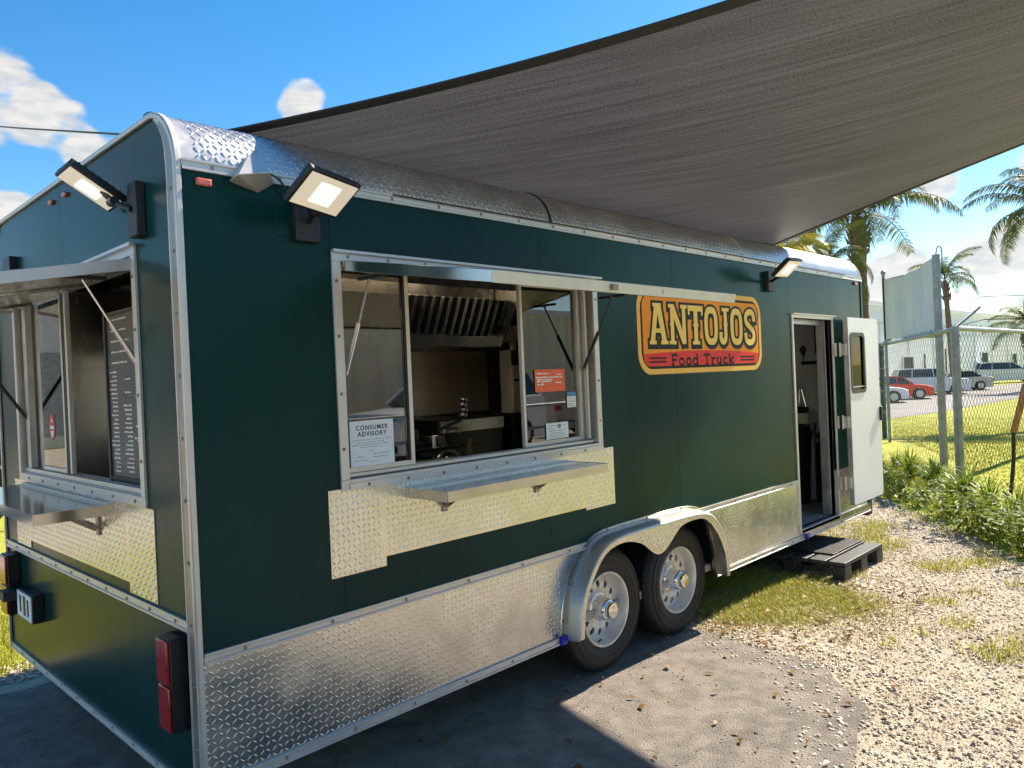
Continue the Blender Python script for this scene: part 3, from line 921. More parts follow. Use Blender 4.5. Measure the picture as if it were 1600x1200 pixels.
# reveal
mb = MB()
mb.box(WX0 - .006, WX0 + .002, -.0004, .115, WZ0, WZ1); mb.box(WX1 - .002, WX1 + .006, -.0004, .115, WZ0, WZ1)
mb.box(WX0 + .0024, WX1 - .0024, -.0004, .115, WZ1 - .002, WZ1 + .006); mb.box(WX0 + .0024, WX1 - .0024, -.0004, .115, WZ0 - .006, WZ0 + .002)
mb.build('reveal', M['roofalu'], frame_main)
mb = MB()
for k in range(3): mb.box(WX0 + .004, WX1 - .004, .018 + k * .030, .026 + k * .030, WZ0 + .0025, WZ0 + .020)
mb.build('sliding_track', M['alu'], frame_main)
MB().box(WX0 + .006, WX1 - .006, .010, .110, WZ0 + .0022, WZ0 + .006).build('track_bed', M['gasket'], frame_main)
for k, y in enumerate((.020, .050)):
    MB().box(WX1 - .045 - .03 * k, WX1 - .030 - .03 * k, y, y + .02, WZ0 + .03, WZ1 - .01).build('jamb_track', M['alu'], frame_main)
def sash(x0, x1, y, parent, name='sash'):
    z0, z1 = WZ0 + .021, WZ1 - .005
    s_ = MB(); s_.box(x0, x0 + .018, y, y + .022, z0, z1); s_.box(x1 - .022, x1, y, y + .022, z0, z1)
    s_.box(x0 + .0184, x1 - .0224, y, y + .022, z0, z0 + .022); s_.box(x0 + .0184, x1 - .0224, y, y + .022, z1 - .022, z1)
    s = s_.build(name, M['alu'], parent, bevel=.0015)
    g_ = MB(); g_.box(x0 + .018, x0 + .024, y + .004, y + .018, z0 + .022, z1 - .022); g_.box(x1 - .034, x1 - .022, y - .001, y + .018, z0 + .022, z1 - .022)
    g_.build('gasket', M['gasket'], parent)
    MB().box(x0 + .0242, x1 - .0342, y + .009, y + .013, z0 + .0222, z1 - .0222).build('window_pane', M['glass'], parent)
sash(WX0 + .006, .992, .030, frame_main)
sash(1.728, WX1 - .034, .060, frame_main)
for x in np.arange(.66, 2.26, .2): scr.append(((x, -.0125, 2.17), (0, -1, 0))); scr.append(((x + .05, -.0205, 1.249), (0, -1, 0)))
for z in (1.4, 1.62, 1.85, 2.07): scr.append(((.603, -.0125, z), (0, -1, 0))); scr.append(((2.264, -.0125, z), (0, -1, 0)))
# hatch: hinged at the top, hangs out and slightly down
hy = -.855; hz0, hz1 = 2.135, 1.985
dv = Vector((0, hy, hz1 - hz0)).normalized(); nv = Vector((0, -dv.z, dv.y)); nv = nv if nv.z > 0 else -nv
HL = math.hypot(hy, hz1 - hz0)
cmid = Vector((0, hy / 2 - .002, (hz0 + hz1) / 2))
mb = MB(); mb.obb(cmid + Vector((1.438, 0, 0)) , (1, 0, 0), dv, nv, .79, HL / 2 - .01, .014)
hatch = mb.build('serving_hatch', mat('hatch_skin', (.40, .39, .37), .38, .6, .08, 2), T, label='raised side serving hatch')
MB().obb(cmid + Vector((.642, 0, 0)), (1, 0, 0), dv, nv, .006, HL / 2, .021).build('hatch_edge', M['steel'], hatch, bevel=.002, label='bare metal side edge of the hatch')
MB().obb(cmid + Vector((2.234, 0, 0)), (1, 0, 0), dv, nv, .006, HL / 2, .021).build('hatch_edge', M['steel'], hatch, bevel=.002)
fe = Vector((1.438, hy - .002, hz1))
MB().obb(fe, (1, 0, 0), dv, nv, .802, .006, .021).build('hatch_front_edge', M['cream'], hatch, bevel=.002, label='cream front edge of the hatch')
MB().obb(fe + dv * .012 + Vector((-.16, 0, 0)), (1, 0, 0), dv, nv, .018, .006, .011).build('hatch_latch', M['screw'], hatch, bevel=.002)
MB().obb(fe + dv * .008 + Vector((.19, 0, 0)), (1, 0, 0), dv, nv, .008, .003, .008).build('hatch_latch', M['alu'], hatch, bevel=.001)
MB().box(WX0 + .01, WX1 - .01, -.018, -.0125, 2.128, 2.162).build('hinge', M['alu'], hatch)
def strut(a, b, m1, parent, bp=None):
    a, b = Vector(a), Vector(b); m = a.lerp(b, .48)
    s = MB().tube([a, m], .0045, 8).build('gas_strut', M[m1], parent, smooth=True)
    MB().tube([m, b], .0095, 10).build('strut_cylinder', M[m1], parent, smooth=True)
    mb = MB(); mb.tube([a + Vector((-.012, 0, 0)), a + Vector((.012, 0, 0))], .009, 8); mb.tube([b + Vector((-.012, 0, 0)), b + Vector((.012, 0, 0))], .009, 8)
    mb.build('strut_joint', M['screw'], parent, smooth=True)
strut((.665, -.154, 2.085), (.655, .028, 1.70), 'chrome', hatch)
strut((2.20, -.175, 2.065), (2.19, .030, 1.69), 'blackpl', hatch)
MB().box(2.19, 2.21, -.26, -.09, 2.060, 2.072).build('strut_bracket', M['gasket'], hatch)
MB().box(.655, .675, -.24, -.08, 2.066, 2.078).build('strut_bracket', M['gasket'], hatch)
# fold-down shelf
sx0, sx1, sy = .905, 1.965, -.275
mb = MB()
mb.box(sx0, sx1, sy, -.021, 1.200, 1.206)
mb.box(sx0, sx1, sy - .003, sy - .0002, 1.166, 1.208); mb.box(sx0 - .003, sx0 - .0002, sy, -.006, 1.166, 1.208); mb.box(sx1 + .0002, sx1 + .003, sy, -.006, 1.166, 1.208)
shelf = mb.build('serving_shelf', M['shelf'], T, label='stainless fold-out shelf under the side window')
MB().box(sx0 + .002, sx1 - .002, -.0205, -.0055, 1.196, 1.212).build('shelf_back_rail', M['alu'], shelf)
for x in (1.115, 1.725):
    mb = MB(); mb.box(x - .016, x + .016, -.013, -.0055, 1.075, 1.195); mb.box(x - .013, x + .013, -.20, -.0135, 1.186, 1.1955)
    mb.bar((x - .008, -.016, 1.10), (x - .008, -.16, 1.186), .004, .018); mb.bar((x + .010, -.016, 1.10), (x + .010, -.16, 1.186), .004, .018)
    mb.build('shelf_bracket', M['screw'], shelf, bevel=.001)
    mb = MB(); mb.bar((x + .11, -.10, 1.198), (x + .20, -.04, 1.172), .012, .012); mb.bar((x + .05, -.12, 1.192), (x + .20, -.04, 1.180), .006, .014)
    mb.build('shelf_stay', M['screw'], shelf)

# ------------------- rear window
def yz_frame(y0, y1, z0, z1, fw, x0, x1, name, m, parent, bevel=.0015):
    r_ = MB(); r_.box(x0, x1, y0, y1, z1 - fw, z1); r_.box(x0, x1, y0, y1, z0, z0 + fw)
    r_.box(x0, x1, y0, y0 + fw, z0 + fw + .0004, z1 - fw - .0004); r_.box(x0, x1, y1 - fw, y1, z0 + fw + .0004, z1 - fw - .0004)
    return r_.build(name, M[m], parent, bevel=bevel)
rf = yz_frame(.400, 2.200, 1.224, 2.222, FW, -.012, -.0006, 'rear_window_frame', 'alu', T)
rf['label'] = 'aluminium frame of the rear serving window'
MB().box(-.030, -.0122, .39, 2.21, 2.214, 2.226).build('frame_drip_cap', M['alu'], rf)
mb = MB()
mb.box(-.0004, .115, RY0 - .006, RY0 + .002, RZ0, RZ1); mb.box(-.0004, .115, RY1 - .002, RY1 + .006, RZ0, RZ1)
mb.box(-.0004, .115, RY0 + .0024, RY1 - .0024, RZ1 - .002, RZ1 + .006); mb.box(-.0004, .115, RY0 + .0024, RY1 - .0024, RZ0 - .006, RZ0 + .002)
mb.build('reveal', M['roofalu'], rf)
mb = MB()
for k in range(3): mb.box(.012 + k * .030, .020 + k * .030, RY0 + .004, RY1 - .004, RZ0 + .0025, RZ0 + .022)
mb.build('sliding_track', M['alu'], rf)
for k in range(2):
    MB().box(.015 + k * .04, .045 + k * .04, RY1 - .10 - .09 * k, RY1 - .035 - .085 * k, RZ0 + .024, RZ1 - .004).build('jamb_track', M['roofalu'], rf)
MB().box(.05, .07, RY1 - .36, RY1 - .30, RZ0 + .024, RZ1 - .004).build('jamb_gasket', M['gasket'], rf)
mb = MB(); mb.box(.030, .050, 1.42, 1.445, RZ0 + .024, RZ1 - .004); mb.box(.030, .050, 1.50, 1.52, RZ0 + .024, RZ1 - .004)
mb.box(.030, .050, 1.5204, 1.90, RZ0 + .024, RZ0 + .044); mb.box(.030, .050, 1.5204, 1.90, RZ1 - .024, RZ1 - .004)
mb.build('sash', M['alu'], rf, bevel=.0015)
MB().box(.032, .048, 1.446, 1.499, RZ0 + .024, RZ1 - .004).build('gasket', M['gasket'], rf)
MB().box(.038, .042, 1.5205, 1.90, RZ0 + .045, RZ1 - .025).build('window_pane', M['glass'], rf)
for y in np.arange(.5, 2.2, .25): scr.append(((-.0125, y, 1.243), (-1, 0, 0)))
for z in (1.4, 1.65, 1.9, 2.1): scr.append(((-.0125, .42, z), (-1, 0, 0)))
# rear hatch
rx = -.855; rz0, rz1 = 2.150, 1.990
dv2 = Vector((rx, 0, rz1 - rz0)).normalized(); nv2 = Vector((-dv2.z, 0, dv2.x)); nv2 = nv2 if nv2.z > 0 else -nv2
c2 = Vector((rx / 2 - .002, 1.30, (rz0 + rz1) / 2)); HL2 = math.hypot(rx, rz1 - rz0)
rh_ = MB().obb(c2, (0, 1, 0), dv2, nv2, .87, HL2 / 2 - .01, .014).build('rear_hatch', M['steel'], T, label='raised rear serving hatch')
MB().obb(c2 - Vector((0, .876, 0)), (0, 1, 0), dv2, nv2, .006, HL2 / 2, .022).build('hatch_edge', M['alu'], rh_, bevel=.002)
MB().obb(c2 + Vector((0, .876, 0)), (0, 1, 0), dv2, nv2, .006, HL2 / 2, .022).build('hatch_edge', M['alu'], rh_, bevel=.002)
MB().obb(Vector((rx - .002, 1.30, rz1)), (0, 1, 0), dv2, nv2, .882, .006, .022).build('hatch_front_edge', M['alu'], rh_, bevel=.002)
for yy in (.95, 1.75):
    MB().obb(c2 + Vector((0, yy - 1.30, 0)) - nv2 * .020, (0, 1, 0), dv2, nv2, .03, HL2 / 2 - .03, .006).build('hatch_rib', M['steel'], rh_, bevel=.002)
strut((-.174, .47, 2.092), (.02, .455, 1.74), 'steel', rh_)
strut((-.30, 2.13, 2.06), (.02, 2.12, 1.55), 'blackpl', rh_)
MB().box(-.25, -.09, .455, .485, 2.088, 2.100).build('strut_bracket', M['gasket'], rh_)
# rear shelf
mb = MB()
mb.box(-.285, -.021, .80, 2.12, 1.196, 1.202); mb.box(-.288, -.2852, .80, 2.12, 1.160, 1.204); mb.box(-.285, -.006, .797, .7998, 1.160, 1.204); mb.box(-.285, -.006, 2.1202, 2.123, 1.160, 1.204)
rsf = mb.build('rear_shelf', M['shelf'], T, label='stainless fold-out shelf under the rear window')
MB().box(-.0205, -.0055, .80, 2.12, 1.192, 1.214).build('shelf_back_rail', M['alu'], rsf)
for y in (.96, 1.80):
    mb = MB(); mb.box(-.013, -.0055, y - .018, y + .018, 1.060, 1.190); mb.bar((-.016, y, 1.085), (-.17, y, 1.183), .004, .018); mb.bar((-.016, y, 1.10), (-.16, y + .12, 1.183), .004, .014)
    mb.build('shelf_bracket', M['screw'], rsf, bevel=.001)
# bracket for the rear lamps, tail lights, plate
def tail(y0, y1):
    tl = MB().box(-.062, -.0008, y0, y1, .47, .80).build('tail_light', M['blackpl'], T, bevel=.004)
    MB().box(-.074, -.0625, y0 + .004, y1 - .004, .64, .795).build('red_lens', M['redlens'], tl, bevel=.004)
    MB().box(-.072, -.0625, y0 + .004, y1 - .004, .478, .632).build('red_lens', M['redlens'], tl, bevel=.004)
tail(.100, .200); tail(W_ - .26, W_ - .12)
pb = MB().box(-.055, -.0008, 1.88, 2.16, .505, .650).build('plate_holder', M['blackpl'], T, bevel=.003)
MB().box(-.060, -.0555, 1.886, 2.154, .512, .644).build('licence_plate', M['paper'], pb, bevel=.001)
mb = MB()
mb.box(-.0615, -.0604, 1.99, 2.03, .53, .63); mb.box(-.0615, -.0604, 1.93, 1.96, .535, .62); mb.box(-.0615, -.0604, 2.07, 2.10, .54, .625)
mb.build('plate_print', M['ink'], pb)
MB().box(-.12, -.055, 2.165, 2.27, .585, .635).build('plate_lamp', M['greypl'], pb, bevel=.004)
# marker lights
def marker(c, along, m, nrm_, s=.024):
    mb = MB(); a = Vector(along); n = Vector(nrm_)
    mb.obb(Vector(c) + n * .008, a, n.cross(a), n, s, s * .48, .008)
    return mb.build('marker_light', M[m], T, bevel=.006, seg=3)
marker((.085, 0, 2.381), (1, 0, 0), 'amber', (0, -1, 0), .028)
marker((6.175, 0, 2.392), (1, 0, 0), 'redlens', (0, -1, 0), .032)
marker((0, 1.21, 2.57), (0, 1, 0), 'amber', (-1, 0, 0), .022)
marker((0, 1.42, 2.575), (0, 1, 0), 'amber', (-1, 0, 0), .022)
# clearance lamp on the rear corner of the roof
mb = MB()
mb.lathe([(.030, 0), (.034, .012), (.031, .028), (.020, .040), (.004, .044)], (.030, .275, ZR - .004), 'z', 16)
mb.build('roof_lamp', M['chrome'], T, smooth=True)
MB().lathe([(.020, 0), (.022, .010), (.014, .022), (.002, .025)], (.065, .235, ZR - .008), 'z', 14).build('roof_lamp', mat('lime_lens', (.42, .48, .08), .3), T, smooth=True)
# blue corner caps at the bottom rail
for x in (1.862, 4.872):
    mb = MB(); mb.box(x - .020, x + .020, -.034, -.0125, .272, .312); mb.box(x - .007, x + .007, -.038, -.0345, .285, .299)
    mb.build('clearance_light', M['bluepl'], T, bevel=.004)
# roof vent cowl
mb = MB()
A_ = [Vector(p) for p in ((.20, -.004, 2.50), (.335, -.010, 2.462), (.165, -.006, 2.40), (.235, -.020, 2.345), (.225, -.150, 2.46))]
vent = [Vector((.175, -.002, 2.53)), Vector((.33, -.006, 2.49)), Vector((.30, -.002, 2.37)), Vector((.155, -.002, 2.385)), Vector((.205, -.125, 2.535)), Vector((.255, -.12, 2.40))]
mb = MB()
P = [Vector((.302, .055, 2.556)), Vector((.171, -.09, 2.404)), Vector((.293, -.09, 2.432)), Vector((.289, -.004, 2.374)), Vector((.18, -.0015, 2.40)), Vector((.36, -.0015, 2.42))]
mb.add(P, [(0, 1, 2), (1, 3, 2), (0, 4, 1), (4, 3, 1), (0, 2, 5), (2, 3, 5), (0, 5, 3, 4)])
mb.build('vent_cowl', M['alu'], T, bevel=.003)
# floodlights
def flood(c, rgt, nrm_, wd, ht, mount, marm, wall_n, msize=(.105, .15), back=None, elbow=None):
    c = Vector(c); rgt = Vector(rgt).normalized(); n = Vector(nrm_).normalized(); rgt = (rgt - n * rgt.dot(n)).normalized(); up = n.cross(rgt)
    fl = MB().obb(c - n * .014, rgt, up, n, wd / 2, ht / 2, .014).build('floodlight', M['blackpl'], T, bevel=.005)
    MB().obb(c + n * .0012, rgt, up, n, wd / 2 - .012, ht / 2 - .012, .001).build('lamp_glass', M['lens'], fl)
    MB().obb(c + n * .0032, rgt, up, n, wd * .19, ht * .26, .0008).build('led_board', M['led'], fl)
    wn_ = Vector(wall_n); mc = Vector(mount)
    ax = Vector((0, 0, 1)).cross(wn_)
    MB().obb(mc + wn_ * .018, ax, (0, 0, 1), wn_, msize[0] / 2, msize[1] / 2, .017).build('junction_box', M['greypl'], fl, bevel=.004)
    if back: MB().obb(Vector(back) + wn_ * .0018, ax, (0, 0, 1), wn_, .085, .075, .0016).build('backing_plate', M['paint'], fl, bevel=.003)
    st_ = mc + wn_ * .035; en = c - n * .028
    el = Vector(elbow) if elbow else st_.lerp(en, .5) - Vector((0, 0, .02))
    MB().tube([st_, el, en], .011, 10).build('lamp_arm', M['blackpl'], fl, smooth=True)
    MB().tube([el - ax * .022, el + ax * .022], .017, 10).build('lamp_joint', M['blackpl'], fl, smooth=True)
    mb = MB()
    for k in range(7):
        u = (k - 3) / 3 * wd * .36
        mb.obb(c - n * .034 + rgt * u, rgt, up, n, .003, ht * .34, .008)
    mb.build('heat_fins', M['blackpl'], fl)
    return fl
flood((.432, -.223, 2.345), (.961, .27, -.056), (.126, -.612, -.781), .262, .165, (.475, 0, 2.285), None, (0, -1, 0), back=(.44, 0, 2.30))
flood((-.119, .51, 2.434), (.85, -.01, -.53), (-.53, -.05, -.85), .222, .165, (0, .335, 2.335), None, (-1, 0, 0), msize=(.085, .20))
flood((4.294, -.214, 2.361), (.997, .061, .057), (.083, -.644, -.761), .262, .17, (4.40, 0, 2.30), None, (0, -1, 0))
mb = MB(); mb.tube(curve_pts([(.30, -.012, 2.46), (.36, -.03, 2.43), (.40, -.03, 2.38), (.44, -.02, 2.34)], 5), .004, 6); mb.build('lamp_cable', M['cable'], T)
MB().box(-.034, -.0008, 2.10, 2.24, 2.30, 2.42).build('junction_box', M['blackpl'], T, bevel=.003)

# doorway and door
df = MB()
df.box(DX0 - .03, DX0, -.010, .06, DZ0 - .03, DZ1 + .03); df.box(DX1, DX1 + .03, -.010, .06, DZ0 - .03, DZ1 + .03)
df.box(DX0 + .0004, DX1 - .0004, -.010, .06, DZ1, DZ1 + .03); df.box(DX0 + .0004, DX1 - .0004, -.012, .06, DZ0 - .03, DZ0)
dfr = df.build('door_frame', M['alu'], T, bevel=.002)
mb = MB(); mb.box(DX1 - .045, DX1 - .0004, .0602, .115, DZ0, DZ1); mb.box(DX0 + .0004, DX0 + .02, .0602, .115, DZ0, DZ1); mb.box(DX0 + .021, DX1 - .046, .0602, .115, DZ1 - .04, DZ1 - .0004)
mb.build('door_jamb', M['roofalu'], dfr)
MB().box(DX0 - .035, DX1 + .05, -.030, -.0105, DZ1 + .028, DZ1 + .036).build('frame_drip_cap', M['alu'], dfr)
MB().box(DX0 + .001, L - .01, -.012, -.0008, .3045, .345).build('door_step_plate', M['tread'], T)
# leaf folded back against the wall, standing off it on its hinges
lx0, lx1, lz0, lz1 = 5.685, 6.405, .425, 2.060
ly0, ly1 = -.105, -.065
def rrect(cx, cz, hw, hh, r, n=6):
    pts = []
    for (sx_, sz_, a0) in ((1, 1, 0), (-1, 1, PI / 2), (-1, -1, PI), (1, -1, 3 * PI / 2)):
        for k in range(n + 1):
            a = a0 + k * PI / 2 / n
            pts.append((cx + sx_ * (hw - r) + r * math.cos(a), cz + sz_ * (hh - r) + r * math.sin(a)))
    return pts
wcx, wcz = 5.885, 1.660
inner = rrect(wcx, wcz, .168, .262, .045)
nin = len(inner)
outer = []
for (px_, pz_) in inner:
    dx_, dz_ = (px_ - wcx) / .168, (pz_ - wcz) / .262
    m__ = max(abs(dx_), abs(dz_)); dx_, dz_ = dx_ / m__, dz_ / m__
    outer.append(((lx1 if dx_ > 0 else lx0) * abs(dx_) + wcx * (1 - abs(dx_)), (lz1 if dz_ > 0 else lz0) * abs(dz_) + wcz * (1 - abs(dz_))))
vv = []; ff = []
for y in (ly0, ly1):
    vv += [(p[0], y, p[1]) for p in inner] + [(p[0], y, p[1]) for p in outer]
for b0 in (0, 2 * nin):
    ff += [(b0 + j, b0 + (j + 1) % nin, b0 + nin + (j + 1) % nin, b0 + nin + j) for j in range(nin)]
ff += [(j, (j + 1) % nin, 2 * nin + (j + 1) % nin, 2 * nin + j) for j in range(nin)]
ff += [(nin + j, nin + (j + 1) % nin, 3 * nin + (j + 1) % nin, 3 * nin + j) for j in range(nin)]
mb = MB().add(vv, ff)
# square corners of the leaf
for (cx_, cz_) in ((lx0, lz0), (lx1, lz0), (lx0, lz1), (lx1, lz1)): pass
door = mb.build('door', M['door'], T, label='white side door folded fully open')
for o2, i2, y0_, y1_, mm, nm in ((.0, .022, ly0 - .006, ly0 - .0006, 'blackpl', 'window_seal'),):
    a_ = rrect(wcx, wcz, .174, .268, .050); b_ = rrect(wcx, wcz, .142, .236, .034)
    vv = [(p[0], y0_, p[1]) for p in a_] + [(p[0], y0_, p[1]) for p in b_] + [(p[0], y1_, p[1]) for p in a_] + [(p[0], y1_, p[1]) for p in b_]
    k = len(a_)
    ff = [(j, (j + 1) % k, k + (j + 1) % k, k + j) for j in range(k)] + [(j, (j + 1) % k, 2 * k + (j + 1) % k, 2 * k + j) for j in range(k)] + [(k + j, k + (j + 1) % k, 3 * k + (j + 1) % k, 3 * k + j) for j in range(k)]
    MB().add(vv, ff).build(nm, M[mm], door, smooth=True)
MB().prism(rrect(wcx, wcz, .163, .257, .04), 'xz', ly0 + .010, ly0 + .015).build('window_pane', M['glassdark'], door)
MB().box(wcx - .14, wcx + .14, ly0 - .002, ly0 + .009, wcz - .215, wcz - .207).build('window_bar', M['alu'], door)
MB().box(lx0 - .006, lx0 - .0005, ly0 + .002, ly1, lz0, lz1).build('door_edge', M['roofalu'], door)
mb = MB(); mb.box(lx1 - .035, lx1 + .005, ly0 - .022, ly0 - .0006, 1.115, 1.245)
dh = mb.build('door_handle', M['blackpl'], door, bevel=.006)
for z in (1.78, 1.15, .62):
    mb = MB(); mb.tube([(DX1 + .055, -.050, z - .06), (DX1 + .055, -.050, z + .06)], .009, 8)
    mb.box(DX1 + .008, DX1 + .05, -.024, -.0125, z - .055, z + .055); mb.box(DX1 + .060, lx0 - .007, -.090, -.080, z - .05, z + .05); mb.box(DX1 + .058, DX1 + .066, -.090, -.048, z - .05, z + .05)
    mb.build('hinge', M['alu'], door, bevel=.001)

# logo sign -----------------------------------------------------
def rr_poly(x0, x1, z0, z1, r, n=8):
    return rrect((x0 + x1) / 2, (z0 + z1) / 2, (x1 - x0) / 2, (z1 - z0) / 2, r, n)
S0 = (2.668, 4.255, 1.640, 2.172)
sg = MB().prism(rr_poly(*S0, .13), 'xz', -.0030, -.0006).build('logo_sign', M['s_yellow'], T, label='orange and yellow logo sign on the green wall')
MB().prism(rr_poly(S0[0] + .035, S0[1] - .035, S0[2] + .033, S0[3] - .033, .105), 'xz', -.0036, -.0031).build('sign_outline', M['s_line'], sg)
MB().prism(rr_poly(S0[0] + .053, S0[1] - .053, S0[2] + .050, S0[3] - .050, .066), 'xz', -.0042, -.0037).build('sign_field', M['s_orange'], sg)
# red band with a curved top, following the rounded corners below
bx0, bx1, bz0 = S0[0] + .054, S0[1] - .054, S0[2] + .051
pts = []
for k in range(9):
    a = PI + k * PI / 16; pts.append((bx0 + .066 + .066 * math.cos(a), bz0 + .066 + .066 * math.sin(a)))
for k in range(9):
    a = 1.5 * PI + k * PI / 16; pts.append((bx1 - .066 + .066 * math.cos(a), bz0 + .066 + .066 * math.sin(a)))
for k in range(17):
    t = 1 - k / 16; pts.append((bx0 + (bx1 - bx0) * t, 1.764 + .022 * math.sin(t * PI)))
MB().prism(pts, 'xz', -.0048, -.0043).build('sign_band', M['s_red'], sg)
class Strokes:
    def __init__(s, y0): s.mb = MB(); s.y = y0; s.k = 0
    def quadprism(s, pts):
        y = s.y - s.k * .000012; s.k += 1
        n = len(pts)
        s.mb.add([(p[0], y, p[1]) for p in pts], [tuple(range(n))])
    def line(s, a, b, w):
        a = Vector(a); b = Vector(b); d = (b - a).normalized(); n = Vector((-d.y, d.x)) * w / 2
        s.quadprism([a + n, b + n, b - n, a - n])
    def dot(s, c, r):
        s.quadprism([(c[0] + r * math.cos(2 * PI * k / 14), c[1] + r * math.sin(2 * PI * k / 14)) for k in range(14)])
    def path(s, pts, w, round_=True, closed=False):
        if closed: pts = list(pts) + [pts[0]]
        for a, b in zip(pts, pts[1:]):
            if (Vector(a) - Vector(b)).length > 1e-6: s.line(a, b, w)
        if round_:
            for p in pts[(0 if closed else 1):-1]: s.dot(p, w / 2)
def oval(cx, cz, hw, hh, n=28, p=3.0):
    o = []
    for k in range(n):
        a = 2 * PI * k / n; ca, sa = math.cos(a), math.sin(a)
        o.append((cx + hw * math.copysign(abs(ca) ** (2 / p), ca), cz + hh * math.copysign(abs(sa) ** (2 / p), sa)))
    return o
# glyphs in a unit box: height 1, list of (points, width, closed, rounded)
def glyph(ch):
    t = .155; s = .075
    if ch == 'A': return .62, [([(.12, .05), (.27, .98)], t * .95, 0, 0), ([(.50, .05), (.33, .98)], t * 1.05, 0, 0), ([(.18, .33), (.46, .33)], .085, 0, 0), ([(.02, .035), (.24, .035)], s, 0, 0), ([(.38, .035), (.62, .035)], s, 0, 0), ([(.15, .965), (.42, .965)], s, 0, 0)]
    if ch == 'N': return .64, [([(.12, .0), (.12, 1)], t * .85, 0, 0), ([(.52, .0), (.52, 1)], t * .85, 0, 0), ([(.13, .96), (.51, .04)], t, 0, 0), ([(.0, .965), (.2, .965)], s, 0, 0), ([(.01, .035), (.24, .035)], s, 0, 0), ([(.41, .965), (.64, .965)], s, 0, 0), ([(.08, .5), (.04, .5)], .05, 0, 0)]
    if ch == 'T': return .54, [([(.27, .0), (.27, 1)], t, 0, 0), ([(.0, .94), (.54, .94)], .12, 0, 0), ([(.035, .98), (.035, .76)], .07, 0, 0), ([(.505, .98), (.505, .76)], .07, 0, 0), ([(.14, .035), (.40, .035)], s, 0, 0), ([(.17, .5), (.37, .5)], .05, 0, 0)]
    if ch == 'O': return .54, [(oval(.27, .5, .19, .43), t * .95, 1, 1)]
    if ch == 'J': return .42, [([(.27, .98), (.27, .22), (.25, .13), (.19, .075), (.12, .08), (.075, .14), (.07, .26)], t * .92, 0, 1), ([(.13, .965), (.42, .965)], s, 0, 0), ([(.02, .30), (.14, .30)], .06, 0, 0), ([(.19, .55), (.36, .55)], .05, 0, 0)]
    if ch == 'S': return .54, [([tuple(p[:2]) for p in curve_pts([(.455, .70), (.445, .86), (.36, .935), (.25, .94), (.14, .87), (.10, .74), (.14, .62), (.28, .50), (.41, .39), (.45, .26), (.41, .12), (.30, .06), (.18, .07), (.10, .15), (.09, .30)], 3)], t * .92, 0, 1), ([(.40, .70), (.52, .70)], .05, 0, 0), ([(.02, .30), (.15, .30)], .05, 0, 0)]
def word(text, x0, z0, width, h, y, grow, sqx, m, lab=None, dx=0, dz=0, gap=.03):
    tot = sum(glyph(c)[0] for c in text) + gap * (len(text) - 1)
    kx = width / tot; cx = 0
    for i_, c in enumerate(text):
        st_ = Strokes(y - i_ * .0001)
        wd, ss = glyph(c)
        for pts, w_, closed, rnd_ in ss:
            P_ = [(x0 + (cx + p[0]) * kx + dx, z0 + p[1] * h + dz) for p in pts]
            wv = w_ * h * sqx + grow
            if not closed and not rnd_ and grow:       # lengthen outline strokes at both ends
                a, b = Vector(P_[0]), Vector(P_[-1]); d = (b - a).normalized() * grow / 2
                P_[0] = tuple(a - d); P_[-1] = tuple(b + d)
            st_.path(P_, wv, bool(rnd_), bool(closed))
        st_.mb.build('letter' if not grow else 'letter_outline', M[m], sg)
        cx += wd + gap
word('ANTOJOS', 2.778, 1.826, 1.385, .248, -.0050, .046, 1.22, 's_char', dx=.006, dz=-.007)
word('ANTOJOS', 2.778, 1.826, 1.385, .248, -.0074, .0, 1.22, 's_cream')
def slab_word(text, x0, x1, z0, h, y, w_):
    U = {'F': (.56, [[(.13, 0), (.13, 1)], [(.0, .96), (.55, .96)], [(.13, .52), (.42, .52)], [(.0, .03), (.27, .03)], [(.53, .96), (.53, .78)], [(.42, .60), (.42, .43)]]),
         'o': (.54, [oval(.27, .33, .205, .30, 18, 2.2) + [None]]),
         'd': (.56, [oval(.24, .33, .19, .30, 18, 2.2) + [None], [(.45, 0), (.45, 1)], [(.34, .97), (.45, .97)], [(.45, .03), (.56, .03)]]),
         'T': (.62, [[(.31, 0), (.31, 1)], [(.02, .96), (.60, .96)], [(.03, .96), (.03, .78)], [(.59, .96), (.59, .78)], [(.17, .03), (.45, .03)]]),
         'r': (.44, [[(.12, 0), (.12, .64)], [(.0, .61), (.12, .61)], [(.0, .03), (.28, .03)], [(.12, .42), (.20, .56), (.30, .62), (.42, .58)]]),
         'u': (.58, [[(.12, .64), (.12, .2), (.18, .07), (.28, .04), (.38, .10), (.44, .2)], [(.0, .61), (.12, .61)], [(.45, .64), (.45, 0)], [(.34, .61), (.45, .61)], [(.45, .03), (.56, .03)]]),
         'c': (.48, [[(.43, .50), (.36, .61), (.24, .63), (.12, .56), (.06, .40), (.06, .24), (.13, .09), (.25, .03), (.37, .06), (.45, .15)]]),
         'k': (.58, [[(.12, 0), (.12, 1)], [(.0, .97), (.12, .97)], [(.0, .03), (.24, .03)], [(.14, .24), (.44, .62)], [(.26, .38), (.50, .03)], [(.36, .61), (.54, .61)], [(.40, .03), (.58, .03)]]),
         ' ': (.30, [])}
    gap = .13
    tot = sum(U[c][0] for c in text) + gap * (len(text) - 1); kx = (x1 - x0) / tot; cx = 0
    for c in text:
        st_ = Strokes(y)
        for s_ in U[c][1]:
            closed = s_[-1] is None
            P_ = [(x0 + (cx + p[0]) * kx, z0 + p[1] * h) for p in s_ if p is not None]
            st_.path(P_, w_, True, closed)
        if U[c][1]: st_.mb.build('letter', M['s_line'], sg)
        cx += U[c][0] + gap
slab_word('Food Truck', 3.02, 3.82, 1.690, .070, -.0056, .0165)
